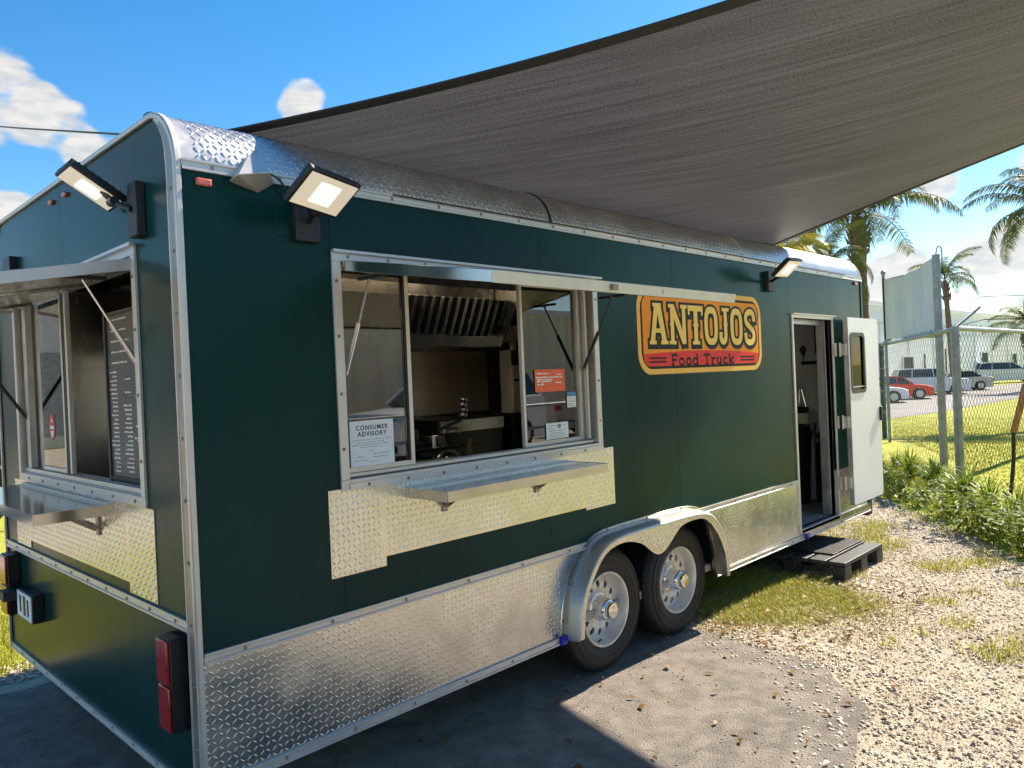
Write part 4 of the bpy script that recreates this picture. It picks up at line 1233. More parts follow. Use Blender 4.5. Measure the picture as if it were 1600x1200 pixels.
for a, b in ((2.775, 2.965), (3.91, 4.13)):
    for z in (1.716, 1.739): MB().box(a, b, -.0053, -.0049, z - .0055, z + .0055).build('sign_bar', M['s_line'], sg)

# screws
mb = MB()
for p, n in scr:
    p = Vector(p); n = Vector(n)
    mb.tube([p + n * .0005, p + n * .004], .0075, 8, r1=.0045)
mb.build('screw_heads', M['screw'], T, kind='stuff')

# ================================================================== INSIDE THE TRAILER
# exhaust hood, fixed to the trailer
hd = MB().box(.55, 3.42, 1.93, 2.548, 2.30, 2.598).build('exhaust_hood', M['steelwarm'], T, label='stainless exhaust hood over the cook line')
MB().box(.55, 3.42, 1.62, 1.93, 2.545, 2.598).build('hood_canopy', M['steelwarm'], hd)
MB().box(.55, 3.42, 1.64, 1.655, 2.36, 2.5445).build('hood_front', M['steelwarm'], hd)
MB().box(.55, 3.42, 1.90, 2.05, 1.925, 2.012).build('grease_trough', M['steelwarm'], hd, bevel=.003)
for sx_ in (.55, 3.405):
    MB().prism([(1.64, 2.36), (1.66, 2.28), (1.88, 1.93), (2.05, 1.93), (2.05, 2.298), (1.92, 2.298), (1.92, 2.54), (1.656, 2.54)], 'yz', sx_, sx_ + .015).build('hood_side', M['steelwarm'], hd)
fb0, fb1 = Vector((0, 1.905, 2.018)), Vector((0, 1.775, 2.300))
MB().obb((1.985, 1.865, 2.165), (1, 0, 0), fb1 - fb0, Vector((0, -1, -.46)), 1.41, .150, .003).build('filter_backing', M['inblack'], hd)
nf = 34
for k in range(nf):
    x = .60 + k * (2.78 / (nf - 1))
    mb = MB()
    for o__ in (-.008, .008):
        mb.bar(Vector((x + o__, 0, 0)) + fb0, Vector((x + o__, 0, 0)) + fb1, .006, .012)
    mb.build('baffle', M['steelwarm'], hd)
MB().box(1.4, 2.7, 1.70, 1.80, 2.53, 2.544).build('hood_light', M['hoodlamp'], hd)
MB().box(.06, L - .06, 2.52, 2.548, .36, 2.30).build('back_wall_lining', M['steelwarm'], T)
MB().box(2.93, 3.84, 2.506, 2.519, 1.37, 1.92).build('splash_panel', mat('polished_panel', (.62, .56, .48), .33, .8, .08, 2, stretch=(3, 1, .3)), T)
MB().box(.7, 2.7, 2.26, 2.50, 1.66, 1.675).build('wall_shelf', M['steel'], T)
# cook line & counters (things standing inside)
def thing_box(name, label, cat, boxes, m, group=None, extra=None, bevel=.004):
    x0 = min(b[0] for b in boxes); x1 = max(b[1] for b in boxes); y0 = min(b[2] for b in boxes); y1 = max(b[3] for b in boxes); z0 = min(b[4] for b in boxes)
    e = empty(name, ((x0 + x1) / 2, (y0 + y1) / 2, z0), label, cat, group)
    mb = MB()
    for b in boxes: mb.box(*b)
    mb.build('body', M[m], e, bevel=bevel)
    return e
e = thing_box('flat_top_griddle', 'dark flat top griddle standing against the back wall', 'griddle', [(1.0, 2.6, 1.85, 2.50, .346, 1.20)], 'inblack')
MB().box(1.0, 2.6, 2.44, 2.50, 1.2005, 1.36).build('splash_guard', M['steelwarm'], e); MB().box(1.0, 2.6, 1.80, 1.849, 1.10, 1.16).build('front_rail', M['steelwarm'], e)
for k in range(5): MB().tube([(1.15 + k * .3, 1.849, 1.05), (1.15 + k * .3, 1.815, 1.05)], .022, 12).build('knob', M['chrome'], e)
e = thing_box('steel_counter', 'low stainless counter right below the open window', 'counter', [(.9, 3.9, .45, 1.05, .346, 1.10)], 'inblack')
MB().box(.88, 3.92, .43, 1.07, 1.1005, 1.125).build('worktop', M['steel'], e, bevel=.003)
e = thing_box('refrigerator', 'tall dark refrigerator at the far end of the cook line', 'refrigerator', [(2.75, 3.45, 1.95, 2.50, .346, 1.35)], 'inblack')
MB().box(2.75, 3.45, 1.93, 1.948, 1.25, 1.34).build('control_panel', M['steelwarm'], e)
e = thing_box('equipment_cabinet', 'beige two-door cabinet seen beside the right window pane', 'cabinet', [(3.58, 4.12, 1.95, 2.08, 1.36, 1.90)], 'beige')
MB().box(3.58, 4.12, 1.935, 1.949, 1.77, 1.90).build('control_panel', M['steelwarm'], e); MB().box(3.588, 3.845, 1.935, 1.949, 1.37, 1.76).build('cabinet_door', M['beige'], e, bevel=.003); MB().box(3.852, 4.112, 1.935, 1.949, 1.37, 1.76).build('cabinet_door', M['beige'], e, bevel=.003)
MB().box(3.60, 3.70, 1.925, 1.934, 1.63, 1.65).build('latch', M['blackpl'], e); MB().box(3.92, 4.02, 1.925, 1.934, 1.63, 1.65).build('latch', M['blackpl'], e); MB().box(3.945, 3.965, 1.925, 1.934, 1.69, 1.75).build('latch', M['blackpl'], e)
e = thing_box('stand', 'dark stand carrying the beige cabinet', 'stand', [(3.56, 4.14, 1.92, 2.20, .346, 1.352)], 'inblack')
e = thing_box('kitchen_scale', 'small beige timer unit with dark display above the cabinet', 'timer', [(3.68, 3.86, 1.95, 2.10, 2.015, 2.115)], 'beige')
MB().box(3.705, 3.83, 1.942, 1.949, 2.04, 2.10).build('display', M['inblack'], e); MB().tube([(3.77, 2.0, 2.116), (3.77, 2.0, 2.14), (3.79, 2.0, 2.15)], .006, 6).build('hook', M['chrome'], e)
MB().box(3.60, 3.95, 1.93, 2.30, 1.985, 2.010).build('shelf_bracket_plate', M['beige'], T)
MB().box(3.78, 3.82, 2.10, 2.14, 1.902, 1.984).build('wall_conduit', M['beige'], T)
def faucet(x, y, z, h, label, s=1):
    e = empty('faucet', (x, y, z), label, 'faucet', 'faucets in the trailer kitchen')
    MB().tube(curve_pts([(x, y, z), (x, y, z + h * .8), (x + .03 * s, y - .01, z + h), (x + .10 * s, y - .02, z + h * .98), (x + .13 * s, y - .02, z + h * .75)], 5), .011, 8).build('spout', M['chrome'], e, smooth=True)
    MB().lathe([(.028, 0), (.026, .02), (.012, .03)], (x, y, z), 'z', 12).build('base', M['chrome'], e)
faucet(1.42, .80, 1.126, .10, 'curved chrome faucet just behind the left window sash')
faucet(2.66, 1.78, 1.165, .13, 'small chrome faucet in the middle of the dark kitchen', 1)
e = thing_box('steel_pan', 'shallow steel pan lying on the counter behind the sill', 'pan', [(1.62, 2.05, .72, 1.0, 1.1255, 1.185)], 'steel')
MB().tube(curve_pts([(1.80, .86, 1.19), (1.84, .86, 1.225), (1.93, .86, 1.235), (1.98, .86, 1.20)], 4), .009, 8).build('handle', M['chrome'], e)
e = thing_box('steel_pan', 'flat covered steel tray at the right end of the counter', 'pan', [(2.25, 2.75, .62, .98, 1.1255, 1.165)], 'steel')
MB().box(2.27, 2.73, .64, .96, 1.1655, 1.172).build('lid', M['steelwarm'], e)
e = thing_box('spray_bottle', 'slim dark bottle with white label in the kitchen', 'bottle', [(2.50, 2.535, 1.70, 1.735, 1.166, 1.26)], 'paper')
MB().box(2.510, 2.525, 1.695, 1.699, 1.18, 1.24).build('bottle_label', M['ink'], e)
MB().lathe([(.045, 0), (.045, .006)], (2.8, 1.7, 1.16), 'z', 8).build('drain', M['chrome'], T)
# jars stack on the back counter
e = empty('condiment_tower', (3.05, 1.99, 1.352), 'little tower of shiny condiment cups on the refrigerator', 'condiment cups')
for k in range(4):
    MB().lathe([(.030, 0), (.036, .02), (.034, .035), (.02, .04)], (3.05 + .012 * (k % 2), 1.99, 1.352 + k * .042), 'z', 12).build('cup', M['chrome'], e, smooth=True)
MB().box(2.3, 3.0, 1.72, 1.84, 1.150, 1.164).build('kitchen_ledge', M['inblack'], T)
def bottle(x, y, z, h, rad, m, cap, label):
    e = empty('bottle', (x, y, z), label, 'bottle', 'bottles and jars in the trailer kitchen')
    MB().lathe([(rad, 0), (rad, h * .62), (rad * .85, h * .72), (rad * .4, h * .84), (rad * .38, h * .92)], (x, y, z), 'z', 14).build('body', m, e, smooth=True)
    MB().lathe([(rad * .45, h * .92), (rad * .42, h)], (x, y, z), 'z', 10).build('cap', cap, e)
m_ketch = mat('sauce_red', (.45, .03, .02), .35); m_must = mat('sauce_amber', (.22, .12, .03), .35); m_clear = mat('pale_plastic', (.55, .55, .50), .3); m_green = mat('green_plastic', (.05, .18, .06), .35)
for (x, y, z, h, rad, m_, lb) in ((1.62, .96, 1.126, .17, .028, m_ketch, 'red squeeze bottle on the counter behind the sill'), (2.20, .98, 1.126, .18, .028, m_must, 'amber squeeze bottle on the counter behind the sill'),
        (2.86, .96, 1.126, .16, .035, m_clear, 'pale plastic jar at the right end of the kitchen counter'), (2.98, .90, 1.126, .20, .03, m_green, 'green bottle at the right end of the kitchen counter'),
        (1.3, 2.38, 1.676, .20, .035, m_clear, 'pale jar at the left of the wall shelf'), (1.55, 2.38, 1.676, .24, .04, m_ketch, 'red jar standing on the wall shelf'), (1.80, 2.38, 1.676, .18, .045, m_clear, 'squat pale jar in the middle of the wall shelf'),
        (2.1, 2.38, 1.676, .22, .035, m_green, 'green jar standing on the wall shelf'), (2.45, 2.38, 1.676, .19, .045, m_must, 'amber tub at the right of the wall shelf')):
    bottle(x, y, z, h, rad, m_, M['blackpl'], lb)
e = thing_box('steel_pan', 'deep steam pan set into the cook line', 'pan', [(2.10, 2.55, 1.95, 2.35, 1.201, 1.30)], 'steel')
MB().box(2.12, 2.53, 1.97, 2.33, 1.3005, 1.306).build('lid', M['steel'], e, bevel=.002); MB().tube([(2.26, 2.15, 1.307), (2.27, 2.15, 1.34), (2.37, 2.15, 1.34), (2.38, 2.15, 1.307)], .008, 8).build('handle', M['chrome'], e)
e = thing_box('fryer', 'steel fryer with black basket handles beside the griddle', 'fryer', [(2.62, 2.74, 1.88, 2.45, .346, 1.24)], 'steel')
MB().bar((2.68, 1.95, 1.26), (2.68, 1.62, 1.36), .02, .02).build('basket_handle', M['blackpl'], e)
for k in range(5):
    x = 1.25 + k * .17
    e = empty('utensil', (x, 2.49, 1.52), ['long steel spatula hanging leftmost below the wall shelf', 'steel ladle hanging second from left below the wall shelf', 'steel tongs hanging in the middle below the wall shelf', 'slotted spoon hanging below the wall shelf', 'steel whisk hanging rightmost below the wall shelf'][k], 'utensil', 'kitchen utensils')
    MB().tube([(x, 2.46, 1.655), (x, 2.46, 1.47)], .006, 6).build('handle', M['chrome'], e)
    MB().lathe([(.03, 0), (.04, .02), (.03, .05), (.008, .06)], (x, 2.46, 1.41), 'z', 10).build('head', M['chrome'], e, smooth=True)
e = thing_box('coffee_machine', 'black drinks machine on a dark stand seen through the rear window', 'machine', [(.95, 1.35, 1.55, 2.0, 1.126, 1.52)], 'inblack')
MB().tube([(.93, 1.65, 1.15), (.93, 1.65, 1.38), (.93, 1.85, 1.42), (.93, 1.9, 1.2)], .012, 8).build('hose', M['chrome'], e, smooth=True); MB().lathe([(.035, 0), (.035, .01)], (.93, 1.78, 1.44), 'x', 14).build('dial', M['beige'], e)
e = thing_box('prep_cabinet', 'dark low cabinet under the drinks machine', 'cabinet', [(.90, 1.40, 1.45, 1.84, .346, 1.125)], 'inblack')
# added black divider, put in to keep the kitchen background dark
MB().box(4.20, 4.225, 1.05, 2.519, .346, 2.598).build('background_blocker', M['inblack'], T)

# notices on the panes
def sheet_thing(name, label, cat, x0, x1, z0, z1, y, m, tilt=0.):
    e = empty(name, ((x0 + x1) / 2, y, z0), label, cat)
    MB().box(x0, x1, y, y + .0006, z0, z1).build('sheet', M[m], e)
    return e
def text_obj(txt, size, loc, m, parent, align='CENTER', spacing=1.0, bold=.0, axis='xz', sx=1.):
    cu = bpy.data.curves.new('t', 'FONT'); cu.body = txt; cu.size = size; cu.align_x = align; cu.offset = bold; cu.space_character = spacing
    to = bpy.data.objects.new('t', cu); COL.objects.link(to)
    dg = bpy.context.evaluated_depsgraph_get(); me = bpy.data.meshes.new_from_object(to.evaluated_get(dg))
    bpy.data.objects.remove(to)
    org = ORG[parent.name]
    for v in me.vertices:
        x, z = v.co.x * sx, v.co.y
        if axis == 'xz': v.co = Vector((loc[0] + x, loc[1], loc[2] + z)) - org
        else: v.co = Vector((loc[0], loc[1] - x, loc[2] + z)) - org
    me.materials.clear(); me.materials.append(M[m])
    o = bpy.data.objects.new('lettering', me); COL.objects.link(o); o.parent = parent; ORG[o.name] = org
    return o
yP = .0335
e = sheet_thing('notice', 'white paper headed CONSUMER ADVISORY in the left window pane', 'notice', .662, .882, 1.318, 1.505, yP, 'paper')
text_obj('CONSUMER', .0262, (.772, yP - .0008, 1.467), 'ink', e, bold=.0006, spacing=1.22); text_obj('ADVISORY', .0262, (.772, yP - .0008, 1.441), 'ink', e, bold=.0006, spacing=1.22)
def scribbles(parent, rows, x0, x1, y, m, h, seed, frag=.03, axis='xz', name='print'):
    r = random.Random(seed); mb = MB()
    for z, a, b in rows:
        x = x0 + (x1 - x0) * a; xe = x0 + (x1 - x0) * b
        while x < xe:
            wv = r.uniform(frag * .25, frag); wv = min(wv, xe - x)
            hh = h * r.uniform(.6, 1.)
            if axis == 'xz': mb.add([(x, y, z), (x + wv, y, z), (x + wv, y, z + hh), (x, y, z + hh)], [(0, 1, 2, 3)])
            else: mb.add([(y, x, z), (y, x + wv, z), (y, x + wv, z + hh), (y, x, z + hh)], [(0, 1, 2, 3)])
            x += wv + r.uniform(.002, .005)
    return mb.build(name, M[m], parent)
scribbles(e, [(1.424, .0, .98), (1.414, .1, .8), (1.404, .0, .9), (1.394, .2, .75), (1.378, .42, .55), (1.364, .5, .95), (1.356, .1, .3), (1.350, .5, .9), (1.340, .05, .35), (1.332, .4, .6)], .672, .872, yP - .0008, 'inkgrey', .0028, 3)
yQ = .0635
e = sheet_thing('notice', 'orange card with white print on the right window pane', 'notice', 1.823, 2.062, 1.575, 1.693, yQ, 'orange')
scribbles(e, [(1.668, .05, .5), (1.662, .75, .92), (1.648, .02, .95), (1.636, .05, .6), (1.626, .05, .55), (1.618, .7, .9), (1.611, .05, .3)], 1.828, 2.055, yQ - .0008, 'paper', .0085, 5, .02)
e = sheet_thing('notice', 'small white card with blue top, rightmost of the notices in the window', 'notice', 2.075, 2.150, 1.482, 1.566, yQ, 'paper')
MB().box(2.075, 2.150, yQ - .0012, yQ - .0006, 1.543, 1.566).build('blue_header', M['bluecard'], e)
scribbles(e, [(1.528, .2, .7), (1.514, .1, .9), (1.500, .1, .6), (1.490, .1, .8)], 2.078, 2.147, yQ - .0008, 'inkgrey', .005, 6, .015)
e = sheet_thing('notice', 'white certificate with blue seal at the foot of the right pane', 'notice', 1.895, 2.075, 1.322, 1.408, yQ, 'paper')
scribbles(e, [(1.392, .1, .9), (1.376, .05, .3), (1.364, .1, .9), (1.352, .15, .8), (1.342, .1, .9), (1.331, .2, .7)], 1.902, 2.068, yQ - .0008, 'inkgrey', .0035, 8, .02)
MB().prism([(2.0 + .014 * math.cos(k * PI / 6), 1.388 + .012 * math.sin(k * PI / 6)) for k in range(12)], 'xz', yQ - .0014, yQ - .0009).build('seal', M['bluecard'], e)
# red oval sticker on the rear pane
e = empty('sticker', (.030, 1.737, 1.445), 'red oval sticker on the rear window pane', 'sticker')
MB().prism([(1.737 + .045 * math.cos(k * PI / 12), 1.512 + .066 * math.sin(k * PI / 12)) for k in range(24)], 'yz', .036, .037).build('sheet', M['sticker'], e)
MB().box(.0352, .0358, 1.705, 1.769, 1.500, 1.516).build('white_bar', M['paper'], e)
MB().prism([(1.712, 1.49), (1.762, 1.49), (1.752, 1.465), (1.737, 1.457), (1.722, 1.465)], 'yz', .0352, .0358).build('white_print', M['paper'], e)
MB().prism([(1.722, 1.535), (1.752, 1.535), (1.737, 1.560)], 'yz', .0352, .0358).build('white_mark', M['paper'], e)
# menu board leaning inside the rear window
e = empty('menu_board', (.075, .70, 1.29), 'tall dark menu board with white print inside the rear window', 'menu board')
MB().box(.068, .078, .455, .992, 1.282, 2.005).build('board', M['chalk'], e)
fr_ = MB(); fr_.box(.060, .0795, .982, 1.000, 1.275, 2.012); fr_.box(.060, .0795, .45, .9815, 1.290, 1.306); fr_.box(.060, .0795, .45, .9815, 2.000, 2.012)
fr_.build('frame', M['greypl'], e)
rows = []
for k in range(24):
    z = 1.325 + k * .0185
    rows.append((z, .80, .80 + rnd.uniform(.09, .18)))
    if k < 15 or k % 3 == 0: rows.append((z + .004, .50, .50 + rnd.uniform(.10, .20)))
    if k not in (5, 9, 12, 13, 18, 20): rows.append((z + .006, .22, .22 + rnd.uniform(.07, .2)))
for k in range(9):
    z = 1.79 + k * .023
    if k % 2 == 0: rows.append((z, .55, .9))
scribbles(e, rows, .46, .985, .0672, 'chalkink', .0086, 11, .024, 'yz')
mb = MB()
for (yy, zz, w2) in ((.66, 1.40, .09), (.64, 1.37, .07), (.70, 1.47, .11), (.68, 1.52, .16), (.74, 1.88, .02)):
    for k in range(4):
        q = yy - k * w2 / 4
        mb.add([(.0670, q, zz), (.0670, q - w2 / 6, zz + .002), (.0670, q - w2 / 6, zz + .009), (.0670, q, zz + .008)], [(0, 1, 2, 3)])
mb.build('headings', M['chalkink'], e)

# seen through the doorway
e = empty('trash_bin', (6.06, .62, .346), 'tall black trash bin inside the open side door', 'trash bin')
MB().lathe([(.15, 0), (.185, .62), (.19, .63), (.175, .63), (.16, .05)], (6.03, .60, .346), 'z', 24).build('barrel', M['blackpl'], e, smooth=True)
MB().lathe([(.20, 0), (.205, .02), (.20, .06), (.17, .10), (.03, .115)], (6.03, .60, .978), 'z', 24).build('lid', M['inblack'], e, smooth=True)
e = thing_box('side_table', 'grey side table behind the black trash bin', 'table', [(6.05, 6.28, .44, .86, 1.10, 1.20)], 'beige')
mb = MB()
for (a, b) in ((6.07, .46), (6.26, .46), (6.07, .84), (6.26, .84)): mb.tube([(a, b, .346), (a, b, 1.099)], .012, 8)
mb.build('legs', M['blackpl'], e)
e = empty('drink_dispenser', (6.17, .54, 1.20), 'small chrome dispenser with black base on the side table', 'dispenser')
MB().box(6.11, 6.22, .49, .59, 1.2005, 1.26).build('base', M['blackpl'], e, bevel=.01)
MB().tube([(6.14, .56, 1.26), (6.15, .55, 1.43)], .007, 8).build('post', M['chrome'], e); MB().tube([(6.17, .50, 1.26), (6.15, .53, 1.43)], .007, 8).build('post', M['chrome'], e)
MB().tube([(6.15, .57, 1.43), (6.15, .51, 1.43)], .007, 8).build('crossbar', M['chrome'], e)
e = empty('wall_picture', (6.27, .35, 1.78), 'dark rectangular board high on the interior wall by the door', 'board')
MB().box(6.262, 6.282, .22, .43, 1.76, 2.07).build('board', M['greypl'], e, bevel=.003)
e = empty('clipboard', (6.27, .5, 1.52), 'framed permit with dark header on the interior wall', 'permit')
MB().box(6.272, 6.283, .425, .565, 1.53, 1.66).build('sheet', M['beige'], e); MB().box(6.266, 6.284, .42, .57, 1.665, 1.70).build('header', M['inblack'], e)
e = empty('wall_ornament', (6.26, .545, 1.74), 'brown kite-shaped ornament hanging on the interior wall', 'ornament')
MB().prism([(.545, 1.74), (.585, 1.81), (.55, 1.86), (.51, 1.82)], 'yz', 6.255, 6.282).build('body', mat('brown_leather', (.06, .025, .015), .6), e, bevel=.004)
MB().tube([(6.27, .548, 1.70), (6.27, .548, 1.74)], .005, 6).build('tail', M['strap'], e)
e = empty('fire_extinguisher', (6.15, .40, .346), 'small dark fire extinguisher on the floor past the trash bin', 'fire extinguisher')
MB().lathe([(.055, 0), (.06, .02), (.06, .50), (.045, .56), (.02, .60)], (6.17, .36, .346), 'z', 20).build('cylinder', M['inblack'], e, smooth=True)
MB().lathe([(.04, 0), (.05, .03), (.03, .07)], (6.17, .36, .95), 'z', 14).build('valve', M['greypl'], e, smooth=True)

# ================================================================== STEP IN FRONT OF THE DOOR
P_ = empty('pallet', (5.14, .08, 0), 'black plastic pallet used as a step below the side door', 'pallet')
px0, px1, py0, py1, ph = 4.74, 5.56, -.36, .52, .145
for y in (py0, (py0 + py1) / 2 - .05, py1 - .10):
    for x in (px0, (px0 + px1) / 2 - .07, px1 - .13):
        MB().box(x, x + .13, y, y + .10, .002, ph - .032).build('block', M['greypl'], P_, bevel=.006)
for k in range(6):
    a = py0 + k * (py1 - py0 + .02) / 6
    MB().box(px0, px1, a, a + .128, ph - .030, ph).build('deck_board', M['greypl'], P_, bevel=.005)
MB().box(px0 + .002, px1 - .002, py0 + .001, py0 + .022, .02, ph - .031).build('front_skirt', M['greypl'], P_, bevel=.003) if False else None
e = empty('rubber_mat', (5.2, 0, ph), 'black ribbed rubber mat lying on the pallet step', 'mat')
MB().box(4.93, 5.54, -.20, .50, ph + .001, ph + .014).build('sheet', M['rubber'], e, bevel=.003)
mb = MB()
for k in range(30):
    y = -.185 + k * .0225
    mb.box(4.945, 5.525, y, y + .008, ph + .0142, ph + .018)
mb.build('ribs', M['rubber'], e, kind='stuff')

# ================================================================== SHADE SAIL
sl = empty('shade_sail', (3.5, -2, 2.6), 'dark woven shade sail stretched from the trailer roof over the yard', 'shade sail')
A0, B0, C0, D0 = Vector((.26, .32, 2.668)), Vector((5.10, .29, 2.672)), Vector((5.35, -4.6, 3.78)), Vector((2.25, -2.75, 3.32))
NU, NV = 70, 60
def edge(a, b, t, sag):     # catenary-cut edge, sag is a vector at mid span
    return a.lerp(b, t) + sag * (4 * t * (1 - t))
sAB = Vector((0, .10, -.015)); sBC = Vector((-.13, 0, 0)); sDC = Vector((0, .5, -.05)); sAD = Vector((.10, .02, -.06))
V = []; UV = []
th = R(52)
for j in range(NV + 1):
    v = j / NV
    for i in range(NU + 1):
        u = i / NU
        ab = edge(A0, B0, u, sAB); dc = edge(D0, C0, u, sDC); ad = edge(A0, D0, v, sAD); bc = edge(B0, C0, v, sBC)
        bil = A0 * (1 - u) * (1 - v) + B0 * u * (1 - v) + C0 * u * v + D0 * (1 - u) * v
        p = ab * (1 - v) + dc * v + ad * (1 - u) + bc * u - bil
        wv = math.sin(PI * u) * math.sin(PI * v)
        fold = .014 * math.sin((p.x * .64 + p.y * .77) * 4.0 + 1.2 * math.sin(p.x * 1.3)) * wv
        p = p + Vector((0, 0, -.16 * wv + fold))
        V.append(p)
mb = MB(); mb.add(V, [(j * (NU + 1) + i, j * (NU + 1) + i + 1, (j + 1) * (NU + 1) + i + 1, (j + 1) * (NU + 1) + i) for j in range(NV) for i in range(NU)])
clo = mb.build('cloth', M['sail'], sl, smooth=True, sharp=80)
uvl = clo.data.uv_layers.new(name='UVMap')
for lp in clo.data.loops:
    q = V[lp.vertex_index]
    uvl.data[lp.index].uv = (q.x * math.cos(th) - q.y * math.sin(th), q.x * math.sin(th) + q.y * math.cos(th))
for idxs in ([i for i in range(NU + 1)], [NV * (NU + 1) + i for i in range(NU + 1)], [j * (NU + 1) for j in range(NV + 1)], [j * (NU + 1) + NU for j in range(NV + 1)]):
    hm = MB(); pts = [V[i] for i in idxs]; inn = []
    cen = Vector((3.3, -1.7, 3.0))
    vv = []
    for i, p in enumerate(pts):
        d = (pts[min(i + 1, len(pts) - 1)] - pts[max(i - 1, 0)]).normalized()
        sdv = (cen - p); sdv = (sdv - d * sdv.dot(d)).normalized(); up_ = d.cross(sdv)
        if up_.z < 0: up_ = -up_
        wd_ = .055
        for a, b in ((0, .004), (wd_, .004), (wd_, -.004), (0, -.004)): vv.append(p + sdv * a + up_ * b)
    k = len(pts)
    hm.add(vv, [(i * 4 + j, i * 4 + (j + 1) % 4, (i + 1) * 4 + (j + 1) % 4, (i + 1) * 4 + j) for i in range(k - 1) for j in range(4)])
    hm.build('hem', M['strap'], sl, smooth=True, sharp=50)
for p, q in ((C0, Vector((5.6, -5.2, 4.0))), (D0, Vector((2.0, -3.3, 3.5)))):
    MB().tube([p, q], .008, 6).build('rope', M['strap'], sl)
def pole(x, y, h, label):
    e = empty('sail_pole', (x, y, 0), label, 'pole', 'poles holding the shade sail')
    MB().tube([(x, y, 0), (x, y, h)], .05, 16).build('post', M['galv'], e, smooth=True)
    MB().lathe([(.055, 0), (.055, .03), (.02, .05)], (x, y, h), 'z', 16).build('cap', M['galv'], e)
pole(5.62, -5.25, 4.05, 'tall galvanised pole at the outer corner of the shade sail')
pole(1.98, -3.40, 3.60, 'galvanised pole at the near corner of the shade sail')

# overhead cable
e = empty('overhead_cable', (0, 3, 3.4), 'thin overhead cable crossing the sky above the trailer', 'cable')
def dirp(az, el_, d): a = R(az); return Vector((-1.0848 + d * math.cos(a), -2.6 + d * math.sin(a), 1.65 + d * el_))
a = dirp(80, .2993, 20); b = dirp(70.32, .3061, 7.6); b = dirp(66, .3095, 6.6)
MB().tube([a, a.lerp(b, .5) + Vector((0, 0, -.015)), b], .012, 6).build('wire', M['cable'], e)

# ================================================================== FENCE, BANNER
def pipe(mb, a, b, r, n=12): mb.tube([a, b], r, n)
FB = Vector((10.49, .26, 0)); FA = Vector((12.07, .87, 0)); FC = Vector((17.45, 3.50, terr(17.45))); FE = Vector((24.0, -.35, terr(24.0)))
def chain(a, b, h0, h1, sp, r=.0028, pname='wire_mesh', parent=None, a_top=None):
    """diagonal wires both ways between two ground points"""
    d = Vector((b.x - a.x, b.y - a.y, 0)); Ls = d.length; d.normalize(); H = h1 - h0
    mb = MB()
    for sgn in (1, -1):
        k = -int(H / sp) - 1
        while k * sp < Ls + H:
            s0 = k * sp
            if sgn == 1: p = [(s0, 0), (s0 + H, H)]
            else: p = [(s0 + H, 0), (s0, H)]
            (xa, za), (xb, zb) = p
            # clip to 0..Ls
            def cl_(xa, za, xb, zb):
                if xa > xb: xa, za, xb, zb = xb, zb, xa, za
                if xb <= 0 or xa >= Ls: return None
                if xa < 0: t = (0 - xa) / (xb - xa); xa, za = 0, za + (zb - za) * t
                if xb > Ls: t = (Ls - xa) / (xb - xa); xb, zb = Ls, za + (zb - za) * t
                return xa, za, xb, zb
            c_ = cl_(xa, za, xb, zb)
            if c_:
                def gp(s, z):
                    x = a.x + d.x * s; y = a.y + d.y * s
                    n_ = Vector((-d.y, d.x, 0)) * (.003 * sgn)
                    return Vector((x, y, terr(x) + h0 + z)) + n_
                p0 = gp(c_[0], c_[1]); p1 = gp(c_[2], c_[3])
                if (p1 - p0).length > .02: mb.tube([p0, p1], r, 3, caps=False)
            k += 1
    return mb.build(pname, M['wire'], parent, kind='stuff')
f1 = empty('chain_link_fence', (FA.x, FA.y, 0), 'chain link fence run carrying the grey banner, left of the corner post', 'fence')
for nm, p, h, r in (('post', FB, 2.10, .056), ('gate_post', FA, 3.30, .058)):
    MB().tube([(p.x, p.y, -.02), (p.x, p.y, h)], r, 14).build(nm, M['galv'], f1, smooth=True)
MB().tube(curve_pts([(FA.x, FA.y, 3.30), (FA.x - .0, FA.y - .02, 3.40), (FA.x - .02, FA.y - .06, 3.42), (FA.x - .03, FA.y - .09, 3.36), (FA.x - .03, FA.y - .09, 3.10)], 4), .010, 8).build('hook', M['galv'], f1, smooth=True)
FD = dirp(17.92, 0, 18.1); FD.z = terr(FD.x)
MB().tube([(FD.x, FD.y, FD.z), (FD.x, FD.y, 3.52)], .032, 12).build('post', M['galv'], f1, smooth=True)
MB().lathe([(.03, 0), (.05, .03), (.05, .07), (.02, .10)], (FD.x, FD.y, 3.52), 'z', 12).build('post_cap', M['galv'], f1, smooth=True)
ctop = Vector((FC.x, FC.y, 2.06))
pm = MB(); pipe(pm, (FB.x, FB.y, 2.06), ctop, .034); pm.build('top_rail', M['galv'], f1, smooth=True)
MB().tube([ctop, ctop + Vector((.10, .03, 0)) + Vector((.25, -.4, .32))], .03, 8).build('barb_arm', M['galv'], f1, smooth=True)
MB().tube([(FC.x, FC.y, FC.z), (FC.x, FC.y, 2.10)], .055, 14).build('gate_post', M['teal'], f1, smooth=True)
mb = MB()
for p in (FB, FC):
    for z in (.5, 1.0, 1.5, 1.95): mb.lathe([(.064, 0), (.064, .03)], (p.x, p.y, z), 'z', 12)
mb.build('post_clamps', M['galv'], f1)
chain(FB, FC, .03, 2.04, .085, parent=f1) if False else None
def barbs(a, b, z, parent):
    mb = MB(); n = int((b - a).length / .14)
    for k in range(n):
        p = a.lerp(b, k / n); p.z = z
        mb.tube([p, p + Vector((rnd.uniform(-.02, .02), rnd.uniform(-.02, .02), .05))], .004, 3, caps=False)
    return mb
def add_chain(f, a, b):
    o = chain(a, b, .03, 2.03, .15 if f is not f1 else .21, r=.0032 if f is not f1 else .0021)
    # re-parent with offset
    org = ORG[f.name]
    for v in o.data.vertices: v.co -= org
    o.parent = f
add_chain(f1, FB, FC)
f1o = ORG[f1.name]
